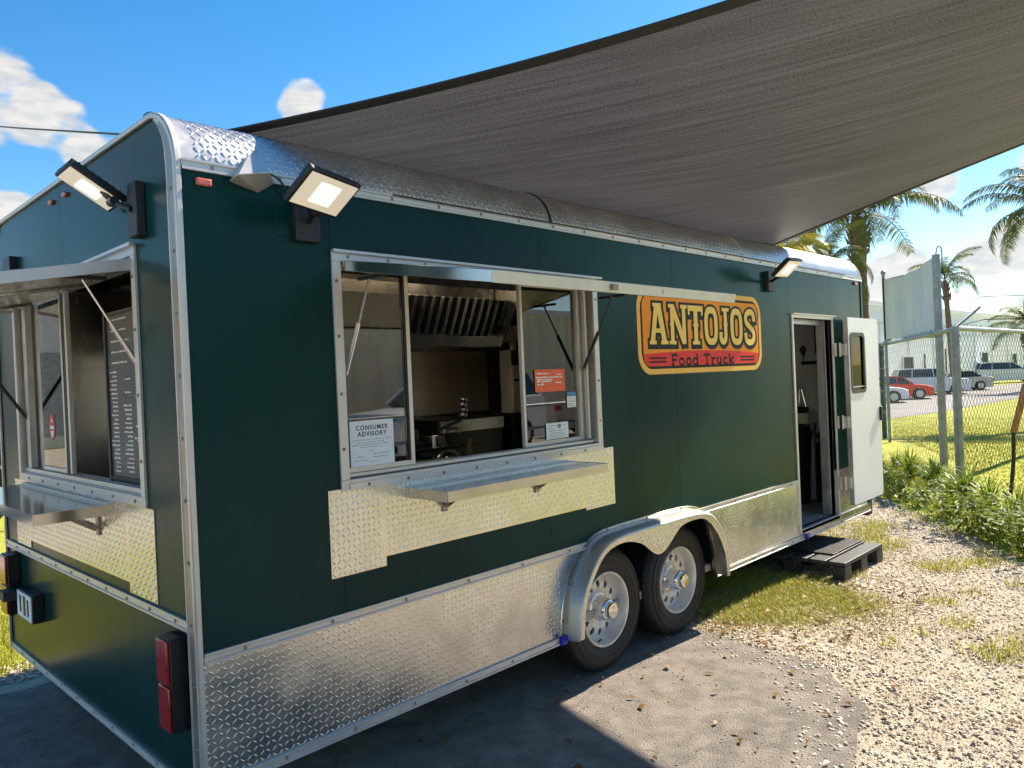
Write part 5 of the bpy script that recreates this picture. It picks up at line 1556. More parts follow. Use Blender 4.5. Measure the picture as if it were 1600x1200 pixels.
b_ = barbs(Vector((FB.x, FB.y, 0)), Vector((FC.x, FC.y, 0)), 2.08, f1); b_.build('wire_barbs', M['wire'], f1, kind='stuff')
MB().box(17.62, 17.72, 3.66, 3.80, -.1, 2.02).build('gate_panel', M['teal'], f1)
f2 = empty('chain_link_fence', (FE.x, FE.y, terr(FE.x)), 'chain link fence run beyond the corner post along the lawn', 'fence')
for p in (Vector((17.2, -.04, terr(17.2))), FE):
    MB().tube([(p.x, p.y, p.z), (p.x, p.y, 2.08)], .035, 12).build('post', M['galv'], f2, smooth=True)
MB().tube([(FB.x, FB.y, 2.075), (FE.x, FE.y, 2.03)], .034, 12).build('top_rail', M['galv'], f2, smooth=True)
add_chain(f2, FB, FE)
barbs(Vector((FB.x, FB.y, 0)), Vector((FE.x, FE.y, 0)), 2.09, f2).build('wire_barbs', M['wire'], f2, kind='stuff')
arm0 = Vector((FB.x, FB.y, 2.08)); arm1 = dirp(12.47, .0575, 12.4)
MB().tube([arm0, arm1], .026, 10).build('barb_arm', M['galv'], f2, smooth=True)
# banner
e = empty('banner', (15, 2.2, 2.0), 'blank pale grey banner hung between two fence posts', 'banner')
ba0 = Vector((FD.x - .06, FD.y - .02, 2.16)); bt0 = Vector((FD.x - .06, FD.y - .02, 3.42)); ba1 = Vector((FA.x - .05, FA.y - .03, 2.00)); bt1 = Vector((FA.x - .05, FA.y - .03, 3.30))
mb = MB(); nu, nvv = 40, 16; vv = []
for j in range(nvv + 1):
    for i in range(nu + 1):
        u, v = i / nu, j / nvv
        p = (ba0.lerp(ba1, u)).lerp(bt0.lerp(bt1, u), v)
        off = .035 * math.sin(u * 17 + v * 2.0) * (1 - .3 * v) + .02 * math.sin(u * 31 + v * 5)
        p += Vector((.42, -.9, 0)) * off * math.sin(PI * u)
        p.z -= .10 * math.sin(PI * u) * (v if v > .5 else 0) * 1.0
        vv.append(p)
mb.add(vv, [(j * (nu + 1) + i, j * (nu + 1) + i + 1, (j + 1) * (nu + 1) + i + 1, (j + 1) * (nu + 1) + i) for j in range(nvv) for i in range(nu)])
bo = mb.build('cloth', M['banner'], e, smooth=True, sharp=80)
mb = MB(); mb.tube([ba0 + Vector((-.03, 0, -.02)), bt0 + Vector((-.03, 0, .03))], .014, 6); mb.tube([bt0 + Vector((.1, 0, 0)), bt0.lerp(bt1, .45) + Vector((0, 0, -.10))], .010, 6)
mb.build('edge_rods', M['strap'], e)

# wooden stake with strap
e = empty('tree_stake', (9.71, -.47, 0), 'leaning brown wooden brace tied to a dark post behind the fence', 'stake')
k0, k1 = Vector((9.72, -.52, .74)), Vector((9.76, -.66, 1.32))
MB().bar(k0, k1, .045, .07).build('brace', M['wood'], e, bevel=.004)
MB().tube([(9.71, -.47, 0), (9.72, -.51, .40), (9.72, -.52, .76)], .022, 8).build('post', M['strap'], e, smooth=True)
MB().tube([(9.72, -.53, .70), (9.74, -.75, .69)], .010, 6).build('wire', M['galv'], e)

# ================================================================== CARS
def car(name, label, cat, loc, rz, m, Lc, Wc, Hc, kind='suv', group='cars parked by the warehouse'):
    e = empty(name, loc, label, cat, group, rz)
    org = ORG.pop(e.name)
    h = Wc / 2; gz = .22
    if kind == 'suv':
        low = [(-.5, .38), (-.495, .62), (-.47, .68), (.18, .66), (.26, .60), (.46, .56), (.495, .48), (.5, .36), (.49, .2), (-.49, .2)]
        roof = [(-.47, .66), (-.42, .97), (-.30, 1.0), (.0, .985), (.08, .95), (.24, .635)]
    elif kind == 'sedan':
        low = [(-.5, .45), (-.49, .66), (-.40, .70), (.20, .66), (.42, .58), (.49, .50), (.5, .36), (.49, .2), (-.49, .2)]
        roof = [(-.36, .69), (-.22, .97), (-.12, 1.0), (.02, .99), (.10, .94), (.24, .65)]
    else:   # pickup
        low = [(-.5, .40), (-.5, .64), (-.12, .64), (.20, .64), (.45, .60), (.495, .52), (.5, .36), (.49, .22), (-.49, .22)]
        roof = [(-.13, .64), (-.10, .97), (-.02, 1.0), (.08, .98), (.13, .94), (.24, .64)]
    # lower body with wheel arches cut as polygon notches
    wr2 = .34; wx = (-.31 * Lc, .31 * Lc)
    top = [(x * Lc, z * Hc) for x, z in low if z > .3]
    bot = []
    zb = gz
    for cxw in (wx[1], wx[0]):
        bot.append((cxw + wr2 + .07, zb))
        for k in range(9):
            a = k * PI / 8; bot.append((cxw + (wr2 + .06) * math.cos(a), .34 + (wr2 + .06) * math.sin(a)))
        bot.append((cxw - wr2 - .07, zb))
    poly_ = top + [(Lc * .49, zb)] + bot + [(-Lc * .49, zb)]
    def side_at(y, inset):
        return [(px, y, pz) for px, pz in poly_]
    mb = MB(); n = len(poly_)
    secs = []
    for y, sc_ in ((-h + .0, .985), (-h + .10, 1.0), (h - .10, 1.0), (h, .985)):
        yy = y
        secs.append([(px * sc_, yy, .22 + (pz - .22) * (1 if abs(y) < h - .05 else .97)) for px, pz in poly_])
    vv = [q for s_ in secs for q in s_]
    ff = [tuple(range(n))[::-1], tuple(3 * n + i for i in range(n))] + [(k * n + i, k * n + (i + 1) % n, (k + 1) * n + (i + 1) % n, (k + 1) * n + i) for k in range(3) for i in range(n)]
    mb.add(vv, ff); mb.build('body', M[m], e, smooth=True, sharp=30)
    # cabin: tapered towards the roof
    def cab(name_, pts, mm, y0, y1, grow=0.):
        mb = MB(); k = len(pts); vv = []
        for sg in (-1, 1):
            for px, pz in pts:
                t = (pz - .64) / .36; y = sg * (y0 + (y1 - y0) * max(0, min(1, t)))
                vv.append((px * Lc, y, pz * Hc))
        mb.add(vv, [tuple(range(k))[::-1], tuple(range(k, 2 * k))] + [(i, (i + 1) % k, (i + 1) % k + k, i + k) for i in range(k)])
        return mb.build(name_, M[mm], e, smooth=True, sharp=25)
    cab('cabin', roof, 'carglass', h - .10, h - .24)
    rp = [p for p in roof if p[1] > .93]
    mb = MB(); k = len(rp)
    vv = [(px * Lc, sg * (h - .225), pz * Hc + dz) for dz in (-.055, .012) for sg in (-1, 1) for px, pz in rp]
    ff = []
    for b0 in (0, 2 * k): ff += [(b0 + i, b0 + i + 1, b0 + k + i + 1, b0 + k + i) for i in range(k - 1)]
    for s0 in (0, k): ff += [(s0 + i, s0 + i + 1, 2 * k + s0 + i + 1, 2 * k + s0 + i) for i in range(k - 1)]
    ff += [(0, k, 3 * k, 2 * k), (k - 1, 2 * k - 1, 4 * k - 1, 3 * k - 1)]
    mb.add(vv, ff); mb.build('roof', M[m], e, smooth=True, sharp=30)
    # pillars
    mb = MB()
    for sg in (-1, 1):
        yb, yt = sg * (h - .095), sg * (h - .225)
        for (xa, xb) in ((roof[-1][0], rp[-1][0]), (.03, .02), (roof[0][0], rp[0][0])) + (((-.26, -.25),) if kind == 'suv' else ()):
            mb.bar((xa * Lc, yb, .65 * Hc), (xb * Lc, yt, .95 * Hc), .05, .09, (0, 1, 0))
    mb.build('pillars', M[m], e)
    for cxw in wx:
        for sg in (-1, 1):
            wv = MB().lathe([(.20, -.10), (.32, -.11), (wr2, -.07), (wr2, .07), (.32, .11), (.20, .10)], (cxw, sg * (h - .10), wr2), 'y', 24).build('wheel', M['rubber'], e, smooth=True)
            MB().lathe([(.215, -.112 if sg < 0 else .112), (.20, -.10 if sg < 0 else .10), (.06, -.09 if sg < 0 else .09), (.04, -.115 if sg < 0 else .115)], (cxw, sg * (h - .10), wr2), 'y', 20).build('rim', M['rim'], wv, smooth=True)
    for sg in (-1, 1):
        MB().box(Lc * .452, Lc * .492, sg * (h - .30) - .16, sg * (h - .30) + .16, Hc * .44, Hc * .51).build('headlight', M['chrome'], e, bevel=.02)
        MB().box(-Lc * .502, -Lc * .472, sg * (h - .17) - .14, sg * (h - .17) + .14, Hc * .46, Hc * .60).build('tail_light', M['redlens'], e, bevel=.02)
        MB().box(.17 * Lc, .19 * Lc, sg * (h + .02) - .08, sg * (h + .02) + .08, Hc * .62, Hc * .70).build('wing_mirror', M[m], e, bevel=.02)
    MB().box(Lc * .465, Lc * .503, -h + .12, h - .12, .26, .42).build('front_bumper', M['blackpl'], e, bevel=.02)
    MB().box(-Lc * .503, -Lc * .465, -h + .12, h - .12, .26, .42).build('rear_bumper', M['blackpl'], e, bevel=.02)
    return e
M['carred'] = mat('red_car_paint', (.90, .008, .015), .25, 0, coat=.6)
M['carwhite'] = mat('white_car_paint', (.90, .90, .90), .28, 0, coat=.5)
M['carsilver'] = mat('silver_car_paint', (.50, .52, .54), .25, .5, coat=.5)
zc = -.69
# ================================================================== BUILDINGS
def wall_ray(az, el_, z):
    d = (z - 1.65) / el_; return dirp(az, el_, d)
Bz = terr(60); BH = 5.7
pL = Vector((50.6, 16.6, 0)); 
# direction from ground contact points of the photo
pR = Vector((98.0, 15.6, 0))
bd = (pR - pL).normalized(); bn = Vector((bd.y, -bd.x, 0))
pL2 = pL - bd * 10
Lb = 130.
wh = empty('warehouse', (pL.x, pL.y, Bz), 'long white warehouse with dark doorways across the road', 'warehouse')
def bpt(s, d, z): q = pL2 + bd * s - bn * d; return Vector((q.x, q.y, z))
def bbox_(mb, s0, s1, d0, d1, z0, z1):
    v = [bpt(s, d, z) for s in (s0, s1) for d in (d0, d1) for z in (z0, z1)]
    mb.add(v, [(0, 1, 3, 2), (4, 6, 7, 5), (0, 4, 5, 1), (2, 3, 7, 6), (0, 2, 6, 4), (1, 5, 7, 3)])
mb = MB(); bbox_(mb, 0, Lb, 0, 30, Bz, BH); mb.build('wall', M['bldg'], wh)
mb = MB(); bbox_(mb, -.2, Lb + .2, -.15, 30.2, BH + .003, BH + .35); mb.build('parapet', M['white'], wh)
mb = MB(); bbox_(mb, -.2, Lb, -.06, -.003, BH - 1.25, BH - 1.12); mb.build('wall_trim', M['inwall'], wh)
for s in np.arange(4, Lb, 6.0):
    mb = MB(); bbox_(mb, s, s + .09, -.03, -.002, Bz, BH - 1.26); mb.build('panel_joint', M['inwall'], wh)
for (s, w_, z0, z1) in ((20.5, 2.2, Bz, 2.0), (42.0, 2.2, Bz + .3, 2.2), (54.0, 1.6, .4, 2.0), (60.5, 2.0, .4, 2.0), (31, .25, Bz, 2.6), (25.5, .2, Bz, 2.2), (74, 2, .4, 2)):
    fr2 = MB(); bbox_(fr2, s, s + w_, -.05, -.001, z0, z1); wo = fr2.build('doorway' if z0 < .35 else 'window', M['bldgdark'], wh)
    if w_ > 1:
        f3 = MB(); bbox_(f3, s - .12, s, -.10, -.052, z0, z1 + .12); bbox_(f3, s + w_, s + w_ + .12, -.10, -.052, z0, z1 + .12); bbox_(f3, s + .001, s + w_ - .001, -.10, -.052, z1, z1 + .12)
        f3.build('frame', M['white'], wo)
w2 = empty('warehouse', (56, 26, Bz), 'taller white warehouse block rising behind the trailer nose', 'warehouse')
mb = MB(); bbox_(mb, 2, 16, 14, 40, BH, 7.6); mb.build('wall', M['bldg'], w2)
mb = MB(); bbox_(mb, 1.8, 16.2, 13.8, 40.2, 7.603, 7.9); mb.build('parapet', M['white'], w2)
# added block out of view, darkens what the rear pane and paint reflect
w3 = empty('warehouse', (-18, 29, 0), 'added grey block outside the left of the picture, darkening the rear pane reflection', 'warehouse')
MB().box(-34, -2.6, 26, 34, 0, 5.2).build('wall', M['inwall'], w3)
MB().box(-34.2, -2.4, 25.8, 34.2, 5.203, 5.5).build('parapet', M['galv'], w3)
for x in np.arange(-32, -4, 4.2): MB().box(x, x + 2.2, 25.94, 25.998, .4, 3.2).build('shutter', M['galv'], w3)
# corrugated fence on the far side of the yard (behind the photographer), reflected in panes and plates
cf = empty('corrugated_fence', (8, -13, 0), 'beige corrugated metal wall on the far side of the yard', 'wall')
N = 420; xs_ = np.linspace(-10, 34, N + 1); V = []
for x in xs_:
    y = -13 + .03 * math.sin(x * 2 * PI / .30)
    V += [(x, y, 0), (x, y, 3.6)]
o = MB().add(V, [(2 * i, 2 * i + 2, 2 * i + 3, 2 * i + 1) for i in range(N)]).build('cladding', M['corr'], cf, smooth=True)
MB().box(-10, 34, -13.10, -12.94, 3.605, 3.75).build('coping', M['white'], cf)
MB().box(-10, 34, -13.3, -13.06, 0, 3.60).build('backing', M['inwall'], cf)
for x in (4, 12, 20):
    MB().box(x, x + 1.0, -12.93, -12.88, 0, 2.1).build('door', M['greypl'], cf)

rfn = empty('pipe_rail_fence', (9, -8.6, 0), 'low grey pipe rail along the far edge of the yard, behind the photographer', 'rail fence')
for z in (.55, 1.05): MB().tube([(-6, -8.6, z), (26, -8.6, z)], .035, 10).build('rail', M['galv'], rfn, smooth=True)
for x in np.arange(-6, 26.1, 2.4): MB().tube([(x, -8.6, 0), (x, -8.6, 1.12)], .04, 10).build('post', M['galv'], rfn, smooth=True)
car('parked_car', 'white van-like car standing behind the yard rail, behind the photographer', 'car', (10.5, -10.6, 0), R(176), 'carwhite', 4.9, 1.95, 1.85, 'suv', None)
car('parked_car', 'silver sedan standing behind the yard rail, behind the photographer', 'car', (17.5, -10.5, 0), R(4), 'carsilver', 4.6, 1.8, 1.50, 'sedan', None)
# power lines
e = empty('power_line', (60, 9, 7), 'two thin power lines above the warehouse roof', 'power line')
for (z, dz) in ((.0685, 0), (.043, 0)):
    MB().tube([dirp(14.0, z - .006, 90), dirp(12.2, z + .0005, 70), dirp(8.0, z - .004, 70)], .035, 4).build('wire', M['cable'], e)

def cpos(az, d): p = dirp(az, 0, d); return (p.x, p.y, terr(p.x))
car('parked_car', 'red hatchback parked on the grass edge before the warehouse', 'car', cpos(17.55, 54), R(-66), 'carred', 4.3, 1.8, 1.48, 'sedan')
car('parked_car', 'white sports utility vehicle parked just behind the red hatchback', 'car', cpos(15.5, 61), R(-60), 'carwhite', 4.8, 1.95, 1.85, 'suv')
car('parked_car', 'silver sedan with red tail light parked between the two white vehicles', 'car', cpos(13.9, 67), R(118), 'carsilver', 4.5, 1.8, 1.50, 'sedan')
car('parked_car', 'white seven-seat sports utility vehicle parked alone at the far right', 'car', cpos(11.15, 85), R(-66), 'carwhite', 5.2, 2.0, 1.95, 'suv')
car('parked_car', 'white compact car partly hidden behind the fence gate post', 'car', cpos(19.15, 50), R(-66), 'carwhite', 4.2, 1.8, 1.45, 'sedan')
# blue truck at the left edge
e = empty('flatbed_truck', (1.0, 12.0, 0), 'blue truck with yellow headboard standing beyond the far side of the trailer', 'truck')
MB().box(-1.2, 1.44, 9.2, 11.4, .95, 1.58).build('body', M['bluetruck'], e, bevel=.05)
MB().box(-1.0, 1.42, 9.25, 11.2, 1.583, 1.84).build('headboard', M['yellow'], e, bevel=.02)
MB().box(-1.4, 1.40, 9.3, 11.3, .60, .947).build('chassis', M['blackpl'], e)
for x in (-.5, 1.00):
    wv = MB().lathe([(.28, -.12), (.44, -.13), (.48, -.08), (.48, .08), (.44, .13), (.28, .12)], (x, 9.25, .48), 'y', 36).build('wheel', M['rubber'], e, smooth=True)
    MB().lathe([(.27, -.12), (.22, -.05), (.08, -.06), (.06, -.12)], (x, 9.25, .48), 'y', 12).build('rim', M['greypl'], wv)

# ================================================================== PLANTS
def blades(n, xy, hmin, hmax, width, lean=.5, seg=2, seed=0, zfun=None):
    """arched grass blades as quads: returns V, F"""
    r = np.random.default_rng(seed)
    x, y = xy
    n = len(x)
    hgt = r.uniform(hmin, hmax, n); az = r.uniform(0, 2 * PI, n); ln = r.uniform(.15, 1, n) * lean
    wd = width * r.uniform(.6, 1.2, n)
    z0 = terr_np(x) if zfun is None else zfun(x, y)
    cx, sx = np.cos(az), np.sin(az); ta = az + PI / 2 + r.uniform(-.5, .5, n); tx, ty = np.cos(ta), np.sin(ta)
    V = np.zeros((n, (seg + 1) * 2, 3), dtype=np.float32)
    for k in range(seg + 1):
        t = k / seg
        px = x + cx * hgt * ln * t * t; py = y + sx * hgt * ln * t * t; pz = z0 - .01 + hgt * (t - .30 * ln * t * t)
        w_ = wd * (1 - t * .92) / 2
        V[:, 2 * k, 0] = px - tx * w_; V[:, 2 * k, 1] = py - ty * w_; V[:, 2 * k, 2] = pz
        V[:, 2 * k + 1, 0] = px + tx * w_; V[:, 2 * k + 1, 1] = py + ty * w_; V[:, 2 * k + 1, 2] = pz
    base = (np.arange(n) * (seg + 1) * 2)[:, None, None]
    q = np.array([[2 * k, 2 * k + 1, 2 * k + 3, 2 * k + 2] for k in range(seg)])[None]
    return V.reshape(-1, 3), (base + q).reshape(-1, 4)
def inpoly(x, y, poly):
    ins = np.zeros(len(x), dtype=bool); n = len(poly)
    for i in range(n):
        x0, y0 = poly[i]; x1, y1 = poly[(i + 1) % n]
        c = ((y0 > y) != (y1 > y)) & (x < (x1 - x0) * (y - y0) / (y1 - y0 + 1e-12) + x0)
        ins ^= c
    return ins
def fbm(x, y, s, seed):
    o = np.zeros(len(x)); r = np.random.default_rng(seed)
    for k in range(6):
        a = r.uniform(0, 2 * PI); f = s * (1.3 ** k) * r.uniform(.7, 1.3); o += np.sin((x * math.cos(a) + y * math.sin(a)) * f + r.uniform(0, 6.3)) * np.cos((x * math.sin(a) - y * math.cos(a)) * f * .8 + r.uniform(0, 6.3))
    return o / 2.2
def scatter(poly, n, seed, patch=None, thr=0., fray=0.):
    r = np.random.default_rng(seed); p = np.array(poly)
    x = r.uniform(p[:, 0].min(), p[:, 0].max(), n); y = r.uniform(p[:, 1].min(), p[:, 1].max(), n)
    k = inpoly(x, y, poly)
    if patch: k &= fbm(x, y, patch, seed + 5) > thr + r.uniform(-.25, .25, n)
    m_ = int(k.sum())
    return x[k] + r.normal(0, fray, m_), y[k] + r.normal(0, fray, m_)
def clump_blades(centers, n_each, rad, seed):
    r = np.random.default_rng(seed); X = []; Y = []
    for (cx, cy, rr) in centers:
        k = int(n_each * rr * rr * 40)
        a = r.uniform(0, 2 * PI, k); q = rr * np.sqrt(r.uniform(0, 1, k)) * r.uniform(.6, 1.2, k)
        X.append(cx + q * np.cos(a)); Y.append(cy + q * np.sin(a))
    return np.concatenate(X), np.concatenate(Y)
def grass(name, xy, h0, h1, wd, m, seed, lean=.8, label=None):
    V, F = blades(0, xy, h0, h1, wd, lean, 2, seed)
    o = npmesh(name, V, F, M[m], None, 'stuff')
    o['label'] = label or 'short yellow green grass growing in the yard'; o['category'] = 'grass'
    return o
# patch between wheels and pallet
pA = [(3.25, .55), (3.35, .0), (3.6, -.45), (4.1, -.72), (4.62, -.62), (4.72, -.25), (4.70, .5)]
xa, ya = scatter(pA, 34000, 1, 2.6, -.5, .09)
grass('grass', (xa, ya), .02, .065, .006, 'grass', 1, 1.1, 'yellow green grass patch between the wheels and the pallet')
xa, ya = scatter([(3.05, .6), (3.1, -.5), (3.5, -1.0), (4.6, -1.0), (4.9, -.4), (4.9, .6)], 14000, 2, 2.6, -.1, .08)
grass('grass', (xa, ya), .015, .045, .007, 'drygrass', 2, 1.4, 'dry straw coloured grass round the green patch')
tufts = [(5.6, -.75, .25), (5.0, .75, .4), (6.9, .2, .3), (4.4, .5, .3), (5.9, -1.05, .2), (4.2, -1.25, .14), (6.15, -.12, .33), (5.85, -.02, .26), (6.5, .10, .22), (6.05, .35, .3), (5.7, .6, .35), (6.6, .5, .2), (3.74, -1.52, .16), (3.95, -1.66, .20), (4.25, -1.75, .22), (4.6, -1.9, .2), (4.6, -1.05, .12), (4.95, -1.15, .10), (3.9, -1.15, .07), (3.55, -1.05, .06), (6.25, -.9, .1), (5.3, -1.35, .08), (4.95, -.36, .10), (5.62, -.34, .07)]
xa, ya = clump_blades(tufts, 130, 1, 3)
grass('grass', (xa, ya), .03, .10, .007, 'grass', 3, 1.0, 'scattered bright grass tufts on the gravel')
# strip along the fence plants
pS = [(5.3, -2.6), (5.7, -1.9), (6.3, -1.25), (7.0, -.75), (7.9, -.15), (8.7, .5), (9.3, 1.5), (8.7, 3.0), (9.6, 3.4), (12.5, 3.2), (12.2, .9), (10.4, .2), (9.0, -.6), (7.8, -1.3), (6.6, -2.6)]
xa, ya = scatter(pS, 60000, 4)
grass('grass', (xa, ya), .03, .11, .011, 'grass', 4, 1.0, 'grass verge along the foot of the fence')
pE = [(5.1, -2.5), (5.6, -1.75), (6.2, -1.1), (6.9, -.6), (7.8, .0), (8.6, .7), (8.4, .2), (7.0, -1.0), (5.6, -2.6)]
xa, ya = scatter([(5.0, -2.4), (5.45, -1.7), (6.0, -1.05), (6.7, -.5), (7.5, .1), (8.4, .9), (8.7, .5), (7.0, -1.0), (5.6, -2.6)], 9000, 14, 3, -.1)
grass('grass', (xa, ya), .02, .07, .010, 'drygrass', 14, 1.3, 'thin dry grass fringe where gravel meets the verge')
# lawn beyond the fence
xa, ya = scatter([(9.5, -.8), (10.5, .0), (12.5, .8), (18, 3.5), (34, 8.6), (34, -3), (14, -3)], 90000, 5)
keep = rng.uniform(0, 1, len(xa)) < np.clip(14 / (xa + 1), 0, 1) ** 1.3
grass('grass', (xa[keep], ya[keep]), .015, .05, .03, 'grass', 5, 1.0, 'bright lawn beyond the chain link fence')
# behind the trailer at the left
xa, ya = scatter([(-1.5, 2.9), (1.2, 2.75), (4, 3.2), (4, 6.1), (-1.5, 5.9)], 40000, 6)
grass('grass', (xa, ya), .03, .12, .010, 'grass', 6, 1.0, 'tall grass behind the far side of the trailer')
sheet('lawn', [(-1.6, 2.95), (1.2, 2.80), (4.5, 3.25), (8.5, 3.35), (9, 9), (-1.6, 9)], .0, M['lawn'], .08)
sheet('dirt_patch', pA, .0, mat('sandy_soil', (.24, .20, .13), .95, 0, .5, 5, .8, 50, dist=.02), .05)

# gravel stones
def stones(poly, n, smin, smax, m, seed, name, label, avoid=None):
    r = np.random.default_rng(seed)
    x, y = scatter(poly, n, seed)
    if avoid is not None:
        k = ~avoid(x, y); x, y = x[k], y[k]
    n = len(x)
    s = smin + (smax - smin) * r.uniform(0, 1, n) ** 2.2
    base = np.array([(1, 0, 0), (0, 1, 0), (-1, 0, 0), (0, -1, 0), (.6, .6, .75), (-.6, .55, .7), (-.55, -.6, .8), (.6, -.6, .65), (0, 0, -.4)], dtype=np.float32)
    f = np.array([(0, 1, 4), (1, 2, 5), (2, 3, 6), (3, 0, 7), (1, 5, 4), (2, 6, 5), (3, 7, 6), (0, 4, 7), (4, 5, 6), (4, 6, 7)])
    P = base[None] * (1 + r.uniform(-.3, .3, (n, 9, 3)))
    sc3 = np.stack([r.uniform(.8, 1.4, n), r.uniform(.6, 1., n), r.uniform(.35, .7, n)], 1)
    P = P * sc3[:, None, :] * s[:, None, None] / 2
    a = r.uniform(0, 2 * PI, n); ca, sa = np.cos(a)[:, None], np.sin(a)[:, None]
    X = P[..., 0] * ca - P[..., 1] * sa; Y = P[..., 0] * sa + P[..., 1] * ca
    til = r.uniform(-.35, .35, n)[:, None]
    Z = P[..., 2] + X * til
    V = np.stack([X + x[:, None], Y + y[:, None], Z + s[:, None] * .02], 2).reshape(-1, 3)
    F = (f[None] + (np.arange(n) * 9)[:, None, None]).reshape(-1, 3)
    o = npmesh(name, V, F, M[m], None, 'stuff'); o['label'] = label; o['category'] = 'gravel'
    return o
pG = [(3.2, .55), (3.12, -.3), (3.0, -.95), (2.6, -1.25), (1.6, -1.5), (.8, -1.55), (.8, -2.3), (2.3, -2.9), (3.2, -3.4), (5.2, -3.0), (5.55, -1.9), (6.1, -1.2), (6.9, -.7), (7.8, -.1), (8.7, .7), (9.2, 1.6), (8.5, 2.9), (6.4, 2.9), (6.4, .5)]
stones(pG, 60000, .010, .026, 'stone', 20, 'gravel', 'pale beige crushed stone covering the yard')
stones(pG, 190000, .004, .012, 'stone', 30, 'gravel', 'fine pale grit between the crushed stones')
stones([(.6, -1.75), (1.6, -1.3), (2.3, -1.05), (2.8, -.6), (2.95, .2), (3.3, .3), (3.3, -1.0), (2.9, -1.9)], 4200, .010, .026, 'stone', 21, 'gravel', 'loose stones strewn over the asphalt edge')
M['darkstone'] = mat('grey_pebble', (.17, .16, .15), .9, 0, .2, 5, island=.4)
stones([(-2.0, -1.5), (2.4, -1.3), (3.0, .2), (1.0, .2)], 3500, .004, .012, 'darkstone', 22, 'gravel', 'fine grey grit lying on the asphalt pad')
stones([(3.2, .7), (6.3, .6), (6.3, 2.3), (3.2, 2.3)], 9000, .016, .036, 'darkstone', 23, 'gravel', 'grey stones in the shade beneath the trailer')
stones([(-.6, 2.6), (1.5, 2.7), (1.5, 3.0), (-.6, 3.0)], 1500, .016, .04, 'stone', 24, 'gravel', 'stones along the far edge of the trailer')

# fallen leaves
def litter(poly, n, seed, m, label):
    r = np.random.default_rng(seed); x, y = scatter(poly, n, seed); n = len(x)
    a = r.uniform(0, 2 * PI, n); l = r.uniform(.012, .035, n); w_ = l * r.uniform(.3, .55, n); h = r.uniform(.004, .016, n)
    ca, sa = np.cos(a), np.sin(a)
    P = [(-l, 0 * l, .5 * h), (0 * l, w_, h * 1.6), (l, 0 * l, .3 * h), (0 * l, -w_, h * .9)]
    V = np.stack([np.stack([x + p * ca - q * sa, y + p * sa + q * ca, .006 + z], 1) for p, q, z in P], 1).reshape(-1, 3)
    o = npmesh('fallen_leaves', V, np.arange(4 * n).reshape(-1, 4), M[m], None, 'stuff'); o['label'] = label; o['category'] = 'leaf litter'
litter([(-1.5, -1.9), (3, -2.6), (6.5, -1.2), (9, 1.0), (8, 2.5), (3, .6), (-1.5, -.1)], 900, 41, 'deadleaf', 'brown fallen leaves scattered over gravel and asphalt')
litter([(3.1, .6), (3.2, -.9), (4.9, -1.1), (5.2, .6)], 500, 42, 'deadleaf', 'dead leaves caught in the grass beside the rear wheel')
# strappy plants by the fence
def strappy_mesh(seed, n=95, dead=14):
    r = np.random.default_rng(seed)
    out_ = []
    for mname, cnt, lean0, hh in (('strappy', n, 1.0, (.22, .52)), ('deadleaf', dead, 1.7, (.12, .3))):
        V = []; F = []; seg = 5
        for i in range(cnt):
            az = r.uniform(0, 2 * PI); Ln = r.uniform(*hh) * 1.15; tilt = r.uniform(.1, .75) * lean0; w_ = r.uniform(.012, .024)
            p = np.array([r.normal(0, .035), r.normal(0, .035), 0.]); ang = tilt * .5
            b0 = len(V)
            for k in range(seg + 1):
                t = k / seg
                wv = w_ * (1 - t ** 2) * (.7 + .6 * min(t * 3, 1)) / 2 + .0008
                tx, ty = -math.sin(az), math.cos(az)
                V.append((p[0] - tx * wv, p[1] - ty * wv, p[2])); V.append((p[0] + tx * wv, p[1] + ty * wv, p[2]))
                ang += (.15 + 1.6 * t) * tilt * .55
                st_ = Ln / seg
                p = p + np.array([math.cos(az) * math.sin(ang), math.sin(az) * math.sin(ang), math.cos(ang)]) * st_
            for k in range(seg): F.append((b0 + 2 * k, b0 + 2 * k + 1, b0 + 2 * k + 3, b0 + 2 * k + 2))
        out_.append((mname, V, F))
    return out_
protos = []
for sd_ in range(3):
    parts = []
    for mname, V, F in strappy_mesh(100 + sd_):
        me = bpy.data.meshes.new('leaves'); me.from_pydata(V, [], F); me.materials.append(M[mname]); parts.append(me)
    protos.append(parts)
places = []
r_ = random.Random(12)
line = [Vector((11.2, 1.75)), Vector((9.6, .95)), Vector((8.5, .28)), Vector((7.8, -.30)), Vector((7.1, -.85)), Vector((6.5, -1.35)), Vector((6.2, -1.9))]
for i in range(len(line) - 1):
    a, b = line[i], line[i + 1]; Ls = (b - a).length; k = max(1, int(Ls / .42))
    for j in range(k):
        for row in (0, 1):
            p = a.lerp(b, (j + .3 + .4 * r_.random()) / k); nn = Vector(((b - a).y, -(b - a).x)).normalized()
            if nn.x < 0: nn = -nn
            p = p + nn * (row * .48 + r_.uniform(-.08, .08)) + Vector((0.05, 0))
            places.append((p.x, p.y, r_.uniform(.52, .92) * (1.0 if row else .9), row))
adj_ = ['low', 'broad', 'upright', 'ragged', 'pale', 'dense', 'arching', 'small']
